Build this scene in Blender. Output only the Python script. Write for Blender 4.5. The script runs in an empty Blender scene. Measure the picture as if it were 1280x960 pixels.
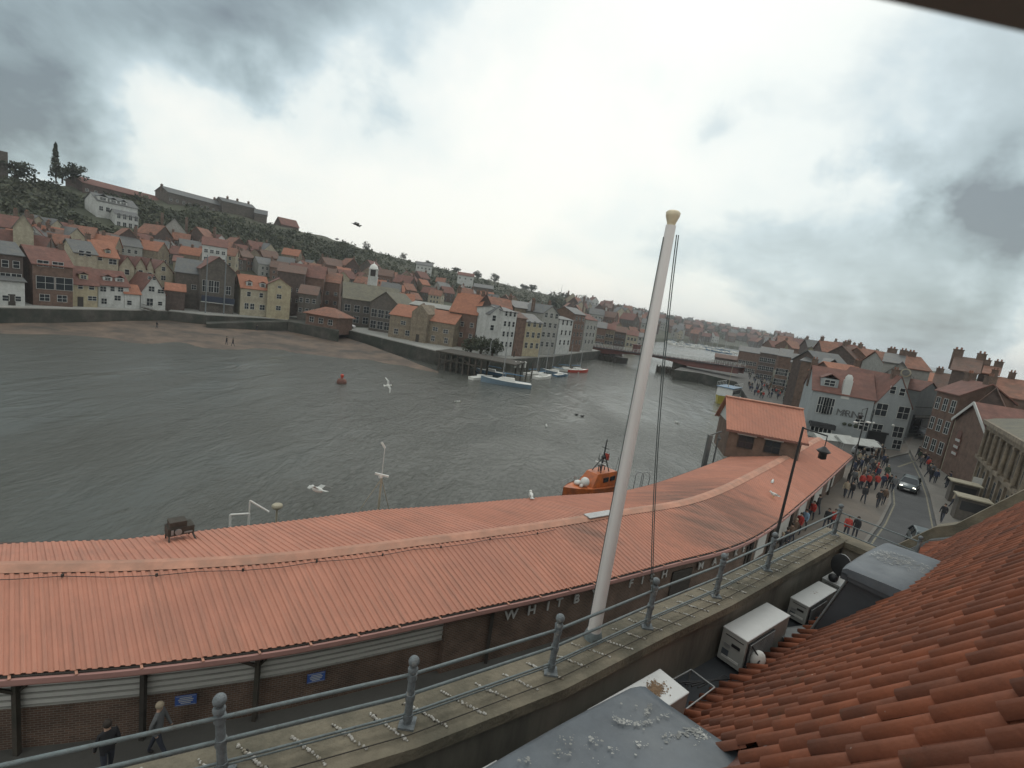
import bpy, math, random
from mathutils import Vector, Matrix, noise
random.seed(11)
R=math.radians; PI=math.pi
C=bpy.context.scene.collection
S=bpy.context.scene
# ------------------------------------------------------------------ camera model (photo pixels 1280x960)
F=610.; ROLL=R(8.3); PITCH=math.atan(100/610); H=17.5
CP,SP=math.cos(PITCH),math.sin(PITCH); CR,SR=math.cos(ROLL),math.sin(ROLL)
def ray(px,py):
    x=(px-640)/F; y=-(py-480)/F
    X=x*CR-y*SR; Y=x*SR+y*CR
    return (X,CP+Y*SP,-SP+Y*CP)
def at(px,py,z):
    d=ray(px,py); t=(z-H)/d[2]; return Vector((d[0]*t,d[1]*t,z))
def atd(px,py,y):
    d=ray(px,py); t=y/d[1]; return Vector((d[0]*t,y,H+d[2]*t))
def atr(px,py,r):
    d=ray(px,py); t=r/math.hypot(d[0],d[1]); return Vector((d[0]*t,d[1]*t,H+d[2]*t))
def zat(p,px,py): return atd(px,py,p[1]).z
def V2(a): return Vector((a[0],a[1],0))
# ------------------------------------------------------------------ mesh builder
class MB:
    def __init__(s): s.v=[];s.f=[];s.m=[];s.sm=[]
    def add(s,vs,fs,mi=0,smooth=False):
        o=len(s.v); s.v+= [tuple(v) for v in vs]
        for f in fs: s.f.append([i+o for i in f]); s.m.append(mi); s.sm.append(smooth)
        return s
    def box(s,x0,x1,y0,y1,z0,z1,mi=0):
        return s.add([(x0,y0,z0),(x1,y0,z0),(x1,y1,z0),(x0,y1,z0),(x0,y0,z1),(x1,y0,z1),(x1,y1,z1),(x0,y1,z1)],
          [(0,3,2,1),(4,5,6,7),(0,1,5,4),(1,2,6,5),(2,3,7,6),(3,0,4,7)],mi)
    def beam(s,a,b,w,h,mi=0,up=(0,0,1)):
        a=Vector(a);b=Vector(b);d=(b-a)
        if d.length<1e-6: return s
        d.normalize();u=Vector(up)
        if abs(d.dot(u))>.98: u=Vector((1,0,0))
        r=d.cross(u).normalized();u=r.cross(d)
        vs=[]
        for p in (a,b):
            for (i,j) in ((-1,-1),(1,-1),(1,1),(-1,1)): vs.append(p+r*(i*w/2)+u*(j*h/2))
        return s.add(vs,[(0,3,2,1),(4,5,6,7),(0,1,5,4),(1,2,6,5),(2,3,7,6),(3,0,4,7)],mi)
    def tube(s,a,b,r0,r1=None,n=8,mi=0,cap=True):
        if r1 is None:r1=r0
        a=Vector(a);b=Vector(b);d=(b-a)
        if d.length<1e-6: return s
        d.normalize();u=Vector((0,0,1))
        if abs(d.dot(u))>.95:u=Vector((1,0,0))
        r=d.cross(u).normalized();u=r.cross(d);vs=[]
        for p,q in ((a,r0),(b,r1)):
            for k in range(n):
                t=2*PI*k/n; vs.append(p+r*(q*math.cos(t))+u*(q*math.sin(t)))
        s.add(vs,[(k,(k+1)%n,n+(k+1)%n,n+k) for k in range(n)],mi,True)
        if cap: s.add(vs,[tuple(range(n))[::-1],tuple(range(n,2*n))],mi)
        return s
    def path(s,pts,r,n=6,mi=0):
        for a,b in zip(pts[:-1],pts[1:]): s.tube(a,b,r,r,n,mi)
        return s
    def lathe(s,prof,c=(0,0,0),n=12,mi=0):
        vs=[];c=Vector(c)
        for (r,z) in prof:
            for k in range(n):
                t=2*PI*k/n; vs.append((c.x+r*math.cos(t),c.y+r*math.sin(t),c.z+z))
        fs=[]
        for i in range(len(prof)-1):
            for k in range(n): fs.append((i*n+k,i*n+(k+1)%n,(i+1)*n+(k+1)%n,(i+1)*n+k))
        s.add(vs,fs,mi,True)
        s.add(vs[:n],[tuple(range(n))[::-1]],mi); s.add(vs[-n:],[tuple(range(n))],mi)
        return s
    def ball(s,c,r,n=8,m=5,mi=0,sx=1,sy=1,sz=1):
        vs=[];fs=[]
        for i in range(m+1):
            ph=PI*i/m
            for k in range(n):
                t=2*PI*k/n; vs.append((c[0]+r*sx*math.sin(ph)*math.cos(t),c[1]+r*sy*math.sin(ph)*math.sin(t),c[2]-r*sz*math.cos(ph)))
        for i in range(m):
            for k in range(n): fs.append((i*n+k,i*n+(k+1)%n,(i+1)*n+(k+1)%n,(i+1)*n+k))
        return s.add(vs,fs,mi,True)
    def prism(s,poly,z0,z1,mi=0):
        n=len(poly);vs=[(p[0],p[1],z0) for p in poly]+[(p[0],p[1],z1) for p in poly]
        return s.add(vs,[tuple(range(n))[::-1],tuple(range(n,2*n))]+[(k,(k+1)%n,n+(k+1)%n,n+k) for k in range(n)],mi)
    def xf(s,M):
        s.v=[tuple(M@Vector(v)) for v in s.v]; return s
    def mesh(s,name,mats):
        me=bpy.data.meshes.new(name); me.from_pydata(s.v,[],s.f)
        for m in (mats if isinstance(mats,(list,tuple)) else [mats]): me.materials.append(m)
        me.polygons.foreach_set('material_index',s.m); me.polygons.foreach_set('use_smooth',s.sm)
        me.validate(); me.update(); return me
    def build(s,name,mats,parent=None,loc=None,rz=0):
        o=bpy.data.objects.new(name,s.mesh(name,mats)); C.objects.link(o)
        if parent: o.parent=parent
        if loc is not None: o.location=loc
        if rz: o.rotation_euler=(0,0,rz)
        return o
def tag(o,label=None,cat=None,group=None,kind=None):
    if label:o['label']=label
    if cat:o['category']=cat
    if group:o['group']=group
    if kind:o['kind']=kind
    return o
def empty(name,loc=(0,0,0),rz=0,label=None,cat=None,group=None):
    o=bpy.data.objects.new(name,None); C.objects.link(o); o.location=loc; o.rotation_euler=(0,0,rz)
    o.empty_display_size=.2
    return tag(o,label,cat,group)
def objof(name,me,parent=None,loc=None,rz=0):
    o=bpy.data.objects.new(name,me); C.objects.link(o)
    if parent:o.parent=parent
    if loc is not None:o.location=loc
    if rz:o.rotation_euler=(0,0,rz)
    return o
def copy_tree(o,parent=None):
    c=o.copy(); C.objects.link(c)
    if parent: c.parent=parent
    for ch in list(o.children): copy_tree(ch,c)
    return c
# ------------------------------------------------------------------ materials
def mat(name,col,rough=.85,var=.18,scale=3.,bump=0.,bscale=20.,metal=0.,col2=None,stretch=None,emit=None,spec=None,world=False,c2lo=.45,c2hi=.7,trans=0):
    m=bpy.data.materials.new(name); m.use_nodes=True; nt=m.node_tree; N=nt.nodes; L=nt.links
    b=N['Principled BSDF']; b.inputs['Roughness'].default_value=rough; b.inputs['Metallic'].default_value=metal
    if spec is not None: b.inputs['Specular IOR Level'].default_value=spec
    if emit:
        b.inputs['Emission Color'].default_value=(*col,1); b.inputs['Emission Strength'].default_value=emit
    if trans: b.inputs['Transmission Weight'].default_value=trans
    tc=N.new('ShaderNodeTexCoord'); vec=tc.outputs['Object']
    if world:
        g=N.new('ShaderNodeNewGeometry'); vec=g.outputs['Position']
    if stretch:
        mp=N.new('ShaderNodeMapping'); mp.inputs['Scale'].default_value=stretch; L.new(vec,mp.inputs['Vector']); vec=mp.outputs['Vector']
    no=N.new('ShaderNodeTexNoise'); no.inputs['Scale'].default_value=scale; no.inputs['Detail'].default_value=6; no.inputs['Roughness'].default_value=.65
    L.new(vec,no.inputs['Vector'])
    mx=N.new('ShaderNodeMix'); mx.data_type='RGBA'
    c1=[max(0,c*(1-var)) for c in col]; c3=[min(1,c*(1+var)) for c in col]
    mx.inputs['A'].default_value=(*c1,1); mx.inputs['B'].default_value=(*c3,1)
    cr=N.new('ShaderNodeMapRange'); cr.inputs['From Min'].default_value=.3; cr.inputs['From Max'].default_value=.7
    L.new(no.outputs['Fac'],cr.inputs['Value']); L.new(cr.outputs['Result'],mx.inputs['Factor'])
    out=mx.outputs['Result']
    if col2:
        n2=N.new('ShaderNodeTexNoise'); n2.inputs['Scale'].default_value=scale*.37; n2.inputs['Detail'].default_value=8; n2.inputs['Roughness'].default_value=.7
        L.new(vec,n2.inputs['Vector'])
        r2=N.new('ShaderNodeMapRange'); r2.inputs['From Min'].default_value=c2lo; r2.inputs['From Max'].default_value=c2hi
        L.new(n2.outputs['Fac'],r2.inputs['Value'])
        m2=N.new('ShaderNodeMix'); m2.data_type='RGBA'; m2.inputs['B'].default_value=(*col2,1)
        L.new(out,m2.inputs['A']); L.new(r2.outputs['Result'],m2.inputs['Factor']); out=m2.outputs['Result']
    L.new(out,b.inputs['Base Color'])
    if bump:
        n3=N.new('ShaderNodeTexNoise'); n3.inputs['Scale'].default_value=bscale; n3.inputs['Detail'].default_value=4
        L.new(vec,n3.inputs['Vector'])
        bp=N.new('ShaderNodeBump'); bp.inputs['Strength'].default_value=bump; bp.inputs['Distance'].default_value=.05
        L.new(n3.outputs['Fac'],bp.inputs['Height']); L.new(bp.outputs['Normal'],b.inputs['Normal'])
    return m
def brick_mat(name,c1,c2,mortar,sc=1.,bw=.22,rh=.075,rough=.9):
    m=bpy.data.materials.new(name); m.use_nodes=True; nt=m.node_tree; N=nt.nodes; L=nt.links
    b=N['Principled BSDF']; b.inputs['Roughness'].default_value=rough
    tc=N.new('ShaderNodeTexCoord'); sp=N.new('ShaderNodeSeparateXYZ'); L.new(tc.outputs['Object'],sp.inputs[0])
    ad=N.new('ShaderNodeMath'); ad.operation='ADD'; L.new(sp.outputs['X'],ad.inputs[0]); L.new(sp.outputs['Y'],ad.inputs[1])
    cb=N.new('ShaderNodeCombineXYZ'); L.new(ad.outputs[0],cb.inputs['X']); L.new(sp.outputs['Z'],cb.inputs['Y'])
    br=N.new('ShaderNodeTexBrick'); br.inputs['Scale'].default_value=sc; br.inputs['Brick Width'].default_value=bw; br.inputs['Row Height'].default_value=rh
    br.inputs['Mortar Size'].default_value=.008; br.inputs['Color1'].default_value=(*c1,1); br.inputs['Color2'].default_value=(*c2,1); br.inputs['Mortar'].default_value=(*mortar,1)
    L.new(cb.outputs[0],br.inputs['Vector'])
    no=N.new('ShaderNodeTexNoise'); no.inputs['Scale'].default_value=1.3; no.inputs['Detail'].default_value=6; L.new(tc.outputs['Object'],no.inputs['Vector'])
    mr=N.new('ShaderNodeMapRange'); mr.inputs['From Min'].default_value=.3; mr.inputs['From Max'].default_value=.7; mr.inputs['To Min'].default_value=.65; mr.inputs['To Max'].default_value=1.2
    L.new(no.outputs['Fac'],mr.inputs['Value'])
    mu=N.new('ShaderNodeVectorMath'); mu.operation='SCALE'; L.new(br.outputs['Color'],mu.inputs[0]); L.new(mr.outputs[0],mu.inputs['Scale'])
    L.new(mu.outputs[0],b.inputs['Base Color'])
    return m
M={}
M['brick']=brick_mat('market_brick',(.125,.072,.05),(.085,.052,.038),(.19,.165,.14))
M['towbrick']=brick_mat('brown_brick',(.14,.08,.055),(.10,.06,.042),(.17,.145,.12))
M['redbrick']=brick_mat('red_brick',(.15,.082,.058),(.115,.065,.048),(.14,.12,.10))
M['darkbrick']=brick_mat('dark_brick',(.095,.062,.05),(.07,.05,.042),(.09,.08,.075))
M['stone']=mat('sandstone',(.20,.165,.12),.9,.3,2.,.3,6.,col2=(.10,.085,.065))
M['darkstone']=mat('dark_stone',(.10,.088,.075),.9,.3,2.,.3,5.,col2=(.055,.05,.045))
M['cream']=mat('cream_render',(.33,.30,.225),.85,.2,1.6,.05,col2=(.23,.20,.15))
M['yellow']=mat('yellow_render',(.34,.30,.20),.85,.2,1.6,col2=(.24,.20,.14))
M['white']=mat('white_render',(.44,.45,.435),.8,.15,1.6,col2=(.31,.315,.30))
M['greyrender']=mat('pale_blue_grey_render',(.27,.295,.30),.8,.07,.8,col2=(.21,.23,.235))
M['greystone']=mat('grey_render',(.27,.27,.25),.9,.18,1.5)
M['orange']=mat('orange_pantile',(.215,.10,.066),.85,.3,1.2,.5,9.,col2=(.13,.08,.06))
M['orange2']=mat('bright_orange_pantile',(.29,.125,.076),.85,.2,1.5,.5,9.,col2=(.22,.10,.065))
M['redroof']=mat('dark_red_pantile',(.155,.072,.056),.85,.3,1.2,.5,9.,col2=(.11,.06,.05))
M['brownroof']=mat('brown_tile',(.135,.08,.06),.85,.3,2.2,.5,9.,col2=(.09,.07,.06))
M['slate']=mat('slate_roof',(.085,.09,.092),.6,.25,2.2,.4,9.,col2=(.12,.115,.10))
M['oldslate']=mat('mossy_slate_roof',(.13,.12,.085),.8,.25,1.5,.4,9.,col2=(.08,.08,.065))
M['glass']=mat('dark_glass',(.02,.025,.03),.12,.1,1.)
M['frame']=mat('white_paint',(.46,.47,.45),.6,.05,2.)
M['black']=mat('black_paint',(.02,.021,.023),.5,.2,3.)
M['dark']=mat('dark_timber',(.04,.035,.03),.9,.3,3.,.4,5.)  # plain dark brown for doors, posts, pipes and fillers
M['timber']=mat('wet_dark_timber',(.055,.045,.036),.85,.35,2.,.5,6.,col2=(.03,.035,.025))
M['quaystone']=mat('wet_quay_stone',(.065,.061,.052),.85,.4,.6,.5,3.,col2=(.026,.032,.024),c2lo=.4,c2hi=.6)
M['quaytop']=mat('pale_quay_paving',(.15,.145,.13),.9,.2,.3)
M['railpaint']=mat('grey_green_rail_paint',(.135,.165,.17),.55,.22,14.,.25,60.,col2=(.09,.09,.08),c2lo=.55,c2hi=.7)
M['post']=mat('weathered_post_paint',(.14,.16,.17),.6,.3,18.,.3,60.,col2=(.32,.31,.28),c2lo=.58,c2hi=.7)
M['pole']=mat('white_flagpole_paint',(.70,.68,.66),.45,.05,1.5,stretch=(4,4,.4),col2=(.58,.56,.53),c2lo=.5,c2hi=.7)
M['gold']=mat('gold_finial',(.62,.54,.38),.4,.2,8.)
M['rope']=mat('dark_rope',(.08,.10,.10),.9,.1,5.)
M['lamp']=mat('lamp_iron',(.022,.023,.024),.5,.2,5.)
M['white_plastic']=mat('white_plastic',(.6,.6,.57),.5,.08,4.)
M['steel']=mat('galvanised_steel',(.30,.31,.31),.45,.2,6.,metal=.4)
M['redpaint']=mat('red_boat_paint',(.40,.05,.03),.4,.1,3.)
M['bluepaint']=mat('blue_boat_paint',(.05,.13,.22),.4,.12,3.)
M['greyblue']=mat('grey_blue_boat_paint',(.14,.20,.25),.4,.12,3.)
M['yellowpaint']=mat('yellow_boat_paint',(.42,.36,.06),.4,.12,3.)
M['orangepaint']=mat('orange_lifeboat_paint',(.50,.13,.03),.45,.12,1.5,col2=(.26,.08,.035),c2lo=.42,c2hi=.62)
M['navy']=mat('navy_paint',(.018,.028,.05),.4,.1,3.)
M['asphalt']=mat('asphalt',(.060,.062,.064),.9,.2,.7,.3,40.,col2=(.085,.086,.085))
M['kerb']=mat('kerb_stone',(.15,.14,.125),.9,.15,2.)
M['paint']=mat('road_paint',(.17,.155,.11),.8,.4,3.)
M['grass']=mat('hill_grass',(.050,.056,.034),.95,.3,.03,.3,2.,col2=(.075,.072,.046),world=True)
M['bark']=mat('tree_bark',(.05,.04,.03),.95,.3,5.)
def leafmat(name,a,b,sc=.25):
    m=mat(name,a,.8,.35,sc,world=True,col2=b); return m
M['leaf']=leafmat('dark_scrub_leaves',(.048,.058,.034),(.075,.078,.046),.06)
M['leaf2']=leafmat('tree_leaves',(.036,.045,.028),(.055,.062,.036))
M['leaf3']=leafmat('olive_leaves',(.052,.060,.030),(.07,.066,.038))

# ------------------------------------------------------------------ water
def water_mat():
    m=bpy.data.materials.new('harbour_water'); m.use_nodes=True; nt=m.node_tree;N=nt.nodes;L=nt.links
    b=N['Principled BSDF']; b.inputs['Base Color'].default_value=(.084,.087,.077,1); b.inputs['Roughness'].default_value=.16; b.inputs['IOR'].default_value=1.33
    g=N.new('ShaderNodeNewGeometry'); mp=N.new('ShaderNodeMapping'); mp.inputs['Rotation'].default_value=(0,0,R(-30)); mp.inputs['Scale'].default_value=(1,.45,1)
    L.new(g.outputs['Position'],mp.inputs[0])
    def nz(s,d,r=.6):
        n=N.new('ShaderNodeTexNoise'); n.inputs['Scale'].default_value=s;n.inputs['Detail'].default_value=d;n.inputs['Roughness'].default_value=r
        n.inputs['Distortion'].default_value=.6; L.new(mp.outputs[0],n.inputs['Vector']); return n
    a=nz(2.3,6,.7); c=nz(.3,3); p=nz(.035,4)
    # calm and ruffled patches: change wave height
    mr=N.new('ShaderNodeMapRange'); mr.inputs['From Min'].default_value=.38; mr.inputs['From Max'].default_value=.62; mr.inputs['To Min'].default_value=.25; mr.inputs['To Max'].default_value=1.3
    L.new(p.outputs['Fac'],mr.inputs['Value'])
    bp=N.new('ShaderNodeBump'); bp.inputs['Distance'].default_value=.24; L.new(a.outputs['Fac'],bp.inputs['Height']); L.new(mr.outputs[0],bp.inputs['Strength'])
    b2=N.new('ShaderNodeBump'); b2.inputs['Distance'].default_value=.75; b2.inputs['Strength'].default_value=.6; L.new(c.outputs['Fac'],b2.inputs['Height']); L.new(bp.outputs[0],b2.inputs['Normal'])
    L.new(b2.outputs[0],b.inputs['Normal'])
    return m
w=MB(); w.add([(-1500,-300,0),(3000,-300,0),(3000,3500,0),(-1500,3500,0)],[(0,1,2,3)])
tag(w.build('harbour_water',water_mat()),kind='structure')

# ------------------------------------------------------------------ terrain
def hy(px): return 379+.146*(px-640)     # horizon line in the photo
def lerp(tab,x):
    if x<=tab[0][0]: return tab[0][1:]
    for a,b in zip(tab[:-1],tab[1:]):
        if x<=b[0]:
            t=(x-a[0])/(b[0]-a[0]); return tuple(a[i]+(b[i]-a[i])*t for i in range(1,len(a)))
    return tab[-1][1:]
# column px -> shoreline r
def rad(p): return math.hypot(p[0],p[1])
EQpx=[(-260,370),(-120,378),(0,385),(100,387),(210,389),(258,394),(345,399),(420,409),(545,439),(600,446),(640,449),(690,446),(735,440),(770,437)]
EQ=[at(x,y,3.3) for x,y in EQpx]
def azp(px): d=ray(px,hy(px)); return math.atan2(d[0],d[1])
shore=[(math.atan2(p.x,p.y),rad(p)+6) for p in EQ]
shore+=[(azp(800),430),(azp(870),700),(azp(950),720),(azp(962),330),(azp(975),170),(azp(990),130),(azp(1400),130)]
skyl=[(-260,185,260),(-120,205,260),(0,222,262),(60,228,265),(100,232,275),(200,247,290),(280,264,300),(330,277,305),(400,294,320),(460,312,340),(530,330,380),(600,347,450),(680,367,600),(740,381,800),(800,388,1100),(870,403,1400),(940,414,1500),(1000,425,1500),(1050,435,1200),(1100,446,800),(1160,462,600),(1280,485,500),(1400,500,500)]
prof_cols=[]
for (px,py,rc) in skyl:
    z=atr(px,py,rc).z; prof_cols.append((azp(px),rc,z))
def ground(x,y):
    a=math.atan2(x,y); r=math.hypot(x,y)
    rs=lerp(shore,a)[0]; rc,zc=lerp(prof_cols,a)
    if r<rs-1: return -3.
    if r<rs: return -3+6.2*(r-rs+1)
    right=a>azp(985)
    flat=40 if right else 14
    if r<rs+flat: z=3.2+ (0 if right else .4)*(r-rs)/flat
    else:
        t=(r-rs-flat)/max(1,(rc-rs-flat))
        z0=3.2+(0 if right else .4)
        if t<1: z=z0+(zc-z0)*(.55*t**1.5+.45*t if zc>25 else t)
        else: z=zc-(r-rc)*.06
    n=noise.noise(Vector((x*.012,y*.012,0)))*2.2+noise.noise(Vector((x*.04,y*.04,3)))*.8
    k=min(1,max(0,(r-rs-flat)/60)); fd=max(0,1-abs(r-rc)/max(20,rc*.15))
    z+=n*k*(1-.75*fd)
    return max(z,-3.)
def ground_sheet():
    mb=MB(); a0,a1=azp(-260)-.5,azp(1400)+.45; na=420
    radii=[60+4*i for i in range(36)]; r=radii[-1]
    while r<3200: r*=1.032; radii.append(r)
    for i in range(na+1):
        a=a0+(a1-a0)*i/na; rs=lerp(shore,a)[0]
        rr=sorted(radii)
        # snap one ring to the shore
        k=min(range(len(rr)),key=lambda q:abs(rr[q]-rs)); k=max(1,k); rr=list(rr); rr[k]=rs; rr[k-1]=rs-1.01
        for q in rr: 
            x,y=math.sin(a)*q,math.cos(a)*q; mb.v.append((x,y,ground(x,y)))
    n=len(radii)
    for i in range(na):
        for j in range(n-1):
            mb.f.append([i*n+j,(i+1)*n+j,(i+1)*n+j+1,i*n+j+1]); mb.m.append(0); mb.sm.append(True)
    return mb
tag(ground_sheet().build('hillside_terrain',M['grass']),kind='structure')
def march(px,py,rmax=2500,r0=60):
    d=ray(px,py); h=math.hypot(d[0],d[1]); r=r0
    while r<rmax:
        x,y,z=d[0]*r/h,d[1]*r/h,H+d[2]*r/h
        if z<=ground(x,y):
            lo,hi=r/1.03,r
            for _ in range(6):
                q=(lo+hi)/2; x,y,z=d[0]*q/h,d[1]*q/h,H+d[2]*q/h
                if z<=ground(x,y): hi=q
                else: lo=q
            x,y=d[0]*hi/h,d[1]*hi/h; return Vector((x,y,ground(x,y)))
        r*=1.03
    return None
# east quay wall
mb=MB()
for a,b in zip(EQ[:-1],EQ[1:]):
    n=(b-a).cross(Vector((0,0,1))).normalized()*-1
    if n.dot(a)<0:n=-n     # away from camera
    n.z=0
    o=len(mb.v); mb.add([(a.x,a.y,-2),(b.x,b.y,-2),(b.x,b.y,3.3),(a.x,a.y,3.3)],[(0,1,2,3)],0)
    mb.add([(a.x,a.y,3.3),(b.x,b.y,3.3),(b.x+n.x*.7,b.y+n.y*.7,3.42),(a.x+n.x*.7,a.y+n.y*.7,3.42)],[(0,1,2,3)],1)
    mb.add([(a.x+n.x*.7,a.y+n.y*.7,3.42),(b.x+n.x*.7,b.y+n.y*.7,3.42),(b.x+n.x*16,b.y+n.y*16,3.7),(a.x+n.x*16,a.y+n.y*16,3.7)],[(0,1,2,3)],2)
tag(mb.build('east_quay_wall',[M['quaystone'],M['quaytop'],M['greystone']]),'long dark wet stone quay wall along the far bank under the houses','quay wall')
# beach
M['sand']=mat('wet_brown_sand',(.135,.095,.068),.8,.22,.35,.3,3.,col2=(.05,.042,.034),world=True,c2lo=.42,c2hi=.62)
wl=[(-120,408),(0,419),(100,424),(200,435),(300,442),(400,448),(480,457),(548,467)]
ft=[(-120,386),(0,392),(100,396),(210,400),(258,402),(345,406),(420,420),(548,462)]
mb=MB(); nn=80; K=7
def pl(tab,t):
    t*=len(tab)-1; i=min(int(t),len(tab)-2); f=t-i
    return (tab[i][0]+(tab[i+1][0]-tab[i][0])*f,tab[i][1]+(tab[i+1][1]-tab[i][1])*f)
for i in range(nn+1):
    p=at(*pl(wl,i/nn),-.12); q=at(*pl(ft,i/nn),1.1); q=q*1.03; q.z=1.1 if i<nn*.9 else 1.1-.9*(i/nn-.9)*10
    for k in range(K+1):
        t=k/K; v=p.lerp(q,t); v.z+=noise.noise(v*.12)*.22*(1 if k else .4)
        mb.v.append(tuple(v))
for i in range(nn):
    for k in range(K): mb.f.append([i*(K+1)+k,(i+1)*(K+1)+k,(i+1)*(K+1)+k+1,i*(K+1)+k+1]); mb.m.append(0); mb.sm.append(True)
tag(mb.build('sandy_beach',M['sand']),kind='structure')

# ------------------------------------------------------------------ houses
def window_mesh(w,h,kind='sash'):
    m=MB(); t=.055
    # local: x across, z up, front facing -y, origin at centre
    m.box(-w/2-t,w/2+t,-.05,.0,h/2,h/2+t); m.box(-w/2-t,w/2+t,-.08,.0,-h/2-t,-h/2)
    m.box(-w/2-t,-w/2,-.05,0,-h/2,h/2); m.box(w/2,w/2+t,-.05,0,-h/2,h/2)
    m.box(-w/2,w/2,-.045,-.012,-.03,.03)
    if w>.9: m.box(-.025,.025,-.04,-.012,-h/2,-.03); m.box(-.025,.025,-.04,-.012,.03,h/2)
    return m
_wc={}
def add_window(par,x,y,z,w,h,ang=0,fr='frame'):
    k=(round(w,2),round(h,2),fr)
    if k not in _wc:
        a=window_mesh(*k[:2]).mesh('window',M[fr]); p=MB(); p.box(-w/2,w/2,-.012,.01,-h/2,h/2); _wc[k]=(a,p.mesh('pane',M['glass']))
    o=objof('window',_wc[k][0],par,(x,y,z),ang); objof('pane',_wc[k][1],o); return o
def roof_mb(w,d,z,rise,axis='x',ov=.3,th=.16,hip=False):
    m=MB()
    if hip:
        e=min(w,d)/2; 
        c=[(-ov,-ov,z),(w+ov,-ov,z),(w+ov,d+ov,z),(-ov,d+ov,z)]
        if w>=d: r=[(e,d/2,z+rise),(w-e+.001,d/2,z+rise)]; f=[(0,1,5,4),(1,2,5),(2,3,4,5),(3,0,4)]
        else: r=[(w/2,e,z+rise),(w/2,d-e+.001,z+rise)]; f=[(3,0,4,5),(0,1,4),(1,2,5,4),(2,3,5)]
        m.add(c+r,f); b=[(x,y,z-th) for x,y,_ in c]; m.add(c+b,[(0,4,5,1),(1,5,6,2),(2,6,7,3),(3,7,4,0),(4,7,6,5)])
        return m
    if axis=='x':
        half=d/2; dz=rise*ov/half
        P=[(-ov,z-dz),(half,z+rise),(d+ov,z-dz)]
        for (a,b) in ((P[0],P[1]),(P[1],P[2])):
            vs=[(-ov,a[0],a[1]),(w+ov,a[0],a[1]),(w+ov,b[0],b[1]),(-ov,b[0],b[1])]
            vs+=[(x,y,q+th) for x,y,q in vs]
            m.add(vs,[(0,3,2,1),(4,5,6,7),(0,1,5,4),(1,2,6,5),(2,3,7,6),(3,0,4,7)])
    else:
        half=w/2; dz=rise*ov/half
        P=[(-ov,z-dz),(half,z+rise),(w+ov,z-dz)]
        for (a,b) in ((P[0],P[1]),(P[1],P[2])):
            vs=[(a[0],-ov,a[1]),(b[0],-ov,b[1]),(b[0],d+ov,b[1]),(a[0],d+ov,a[1])]
            vs+=[(x,y,q+th) for x,y,q in vs]
            m.add(vs,[(0,3,2,1),(4,5,6,7),(0,1,5,4),(1,2,6,5),(2,3,7,6),(3,0,4,7)])
    return m
def wall_mb(w,d,z,rise,axis='x',hip=False,below=1.5):
    m=MB(); m.box(0,w,0,d,-below,z)
    if not hip and rise>0:
        if axis=='x':
            m.add([(0,0,z),(0,d,z),(0,d/2,z+rise),(w,0,z),(w,d,z),(w,d/2,z+rise)],[(0,2,1),(3,4,5)])
        else:
            m.add([(0,0,z),(w,0,z),(w/2,0,z+rise),(0,d,z),(w,d,z),(w/2,d,z+rise)],[(0,1,2),(3,5,4)])
    return m
def chim_mb(x,y,z0,z1,s=.7):
    m=MB(); m.box(x-s/2,x+s/2,y-s*.35,y+s*.35,z0,z1); m.box(x-s/2-.08,x+s/2+.08,y-s*.35-.08,y+s*.35+.08,z1,z1+.12)
    for k in (-.22,.22): m.tube((x+k*s,y,z1+.12),(x+k*s,y,z1+.5),.12*s+.03,.09*s+.02,6,1)
    return m
def house(name,label,cat,A,B,depth,ze,rise,wall,roof,axis='x',below=1.5,hip=False,wins=(),swins=(),chim=(),dorm=(),door=None,group=None,zb=None,ov=.3,cw='brick'):
    """A,B world base corners of the front face (left,right in view); heights above base"""
    A=Vector(A);B=Vector(B); zb=A.z if zb is None else zb
    d=B-A; w=math.hypot(d.x,d.y); ang=math.atan2(d.y,d.x)
    r=empty(name,(A.x,A.y,zb),ang,label,cat,group)
    wall_mb(w,depth,ze,rise,axis,hip,below).build('wall',M[wall],r)
    ro=roof_mb(w,depth,ze+.01,rise,axis,ov,.16,hip).build('roof',M[roof],r)
    for c in chim:
        cx,cy=c[0]*w,c[1]*depth; cz=ze+rise+(c[2] if len(c)>2 else 1.1)
        chim_mb(cx,cy,ze,cz,c[3] if len(c)>3 else .9).build('chimney',[M[cw],M['orange']],ro)
    for q in wins: add_window(r,q[0]*w,-.012,q[1],q[2],q[3])
    for q in swins: # right side wall
        add_window(r,w+.012,q[0]*depth,q[1],q[2],q[3],PI/2)
    for q in swins:
        pass
    for q in dorm:
        x,dw,dh=q[0]*w,q[1],q[2]; yy=q[3] if len(q)>3 else depth*.12
        z0=ze+rise*(yy/(depth/2)) ; m=MB(); m.box(x-dw/2,x+dw/2,yy,depth*.45,z0-.3,z0+dh)
        dd=m.build('dormer',M[q[4] if len(q)>4 else wall],r)
        mr=roof_mb(dw,depth*.45-yy,0,dw*.3,'y',.12,.1); mr.xf(Matrix.Translation((x-dw/2,yy,z0+dh))); mr.build('dormer_roof',M[roof],dd)
        add_window(dd,x,yy-.012,z0+dh/2+.05,dw*.6,dh*.6)
    if door:
        m=MB(); m.box(door[0]*w-.5,door[0]*w+.5,-.06,.02,0,2.1); m.build('door',M[door[1] if len(door)>1 else 'dark'],r)
    return r
def grid(cols,rows,z0,dz,w,h,x0=.15,x1=.85):
    out=[]
    for j in range(rows):
        for i in range(cols):
            x=x0+(x1-x0)*(i/(cols-1) if cols>1 else .5); out.append((x,z0+dz*j,w,h))
    return out
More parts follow.
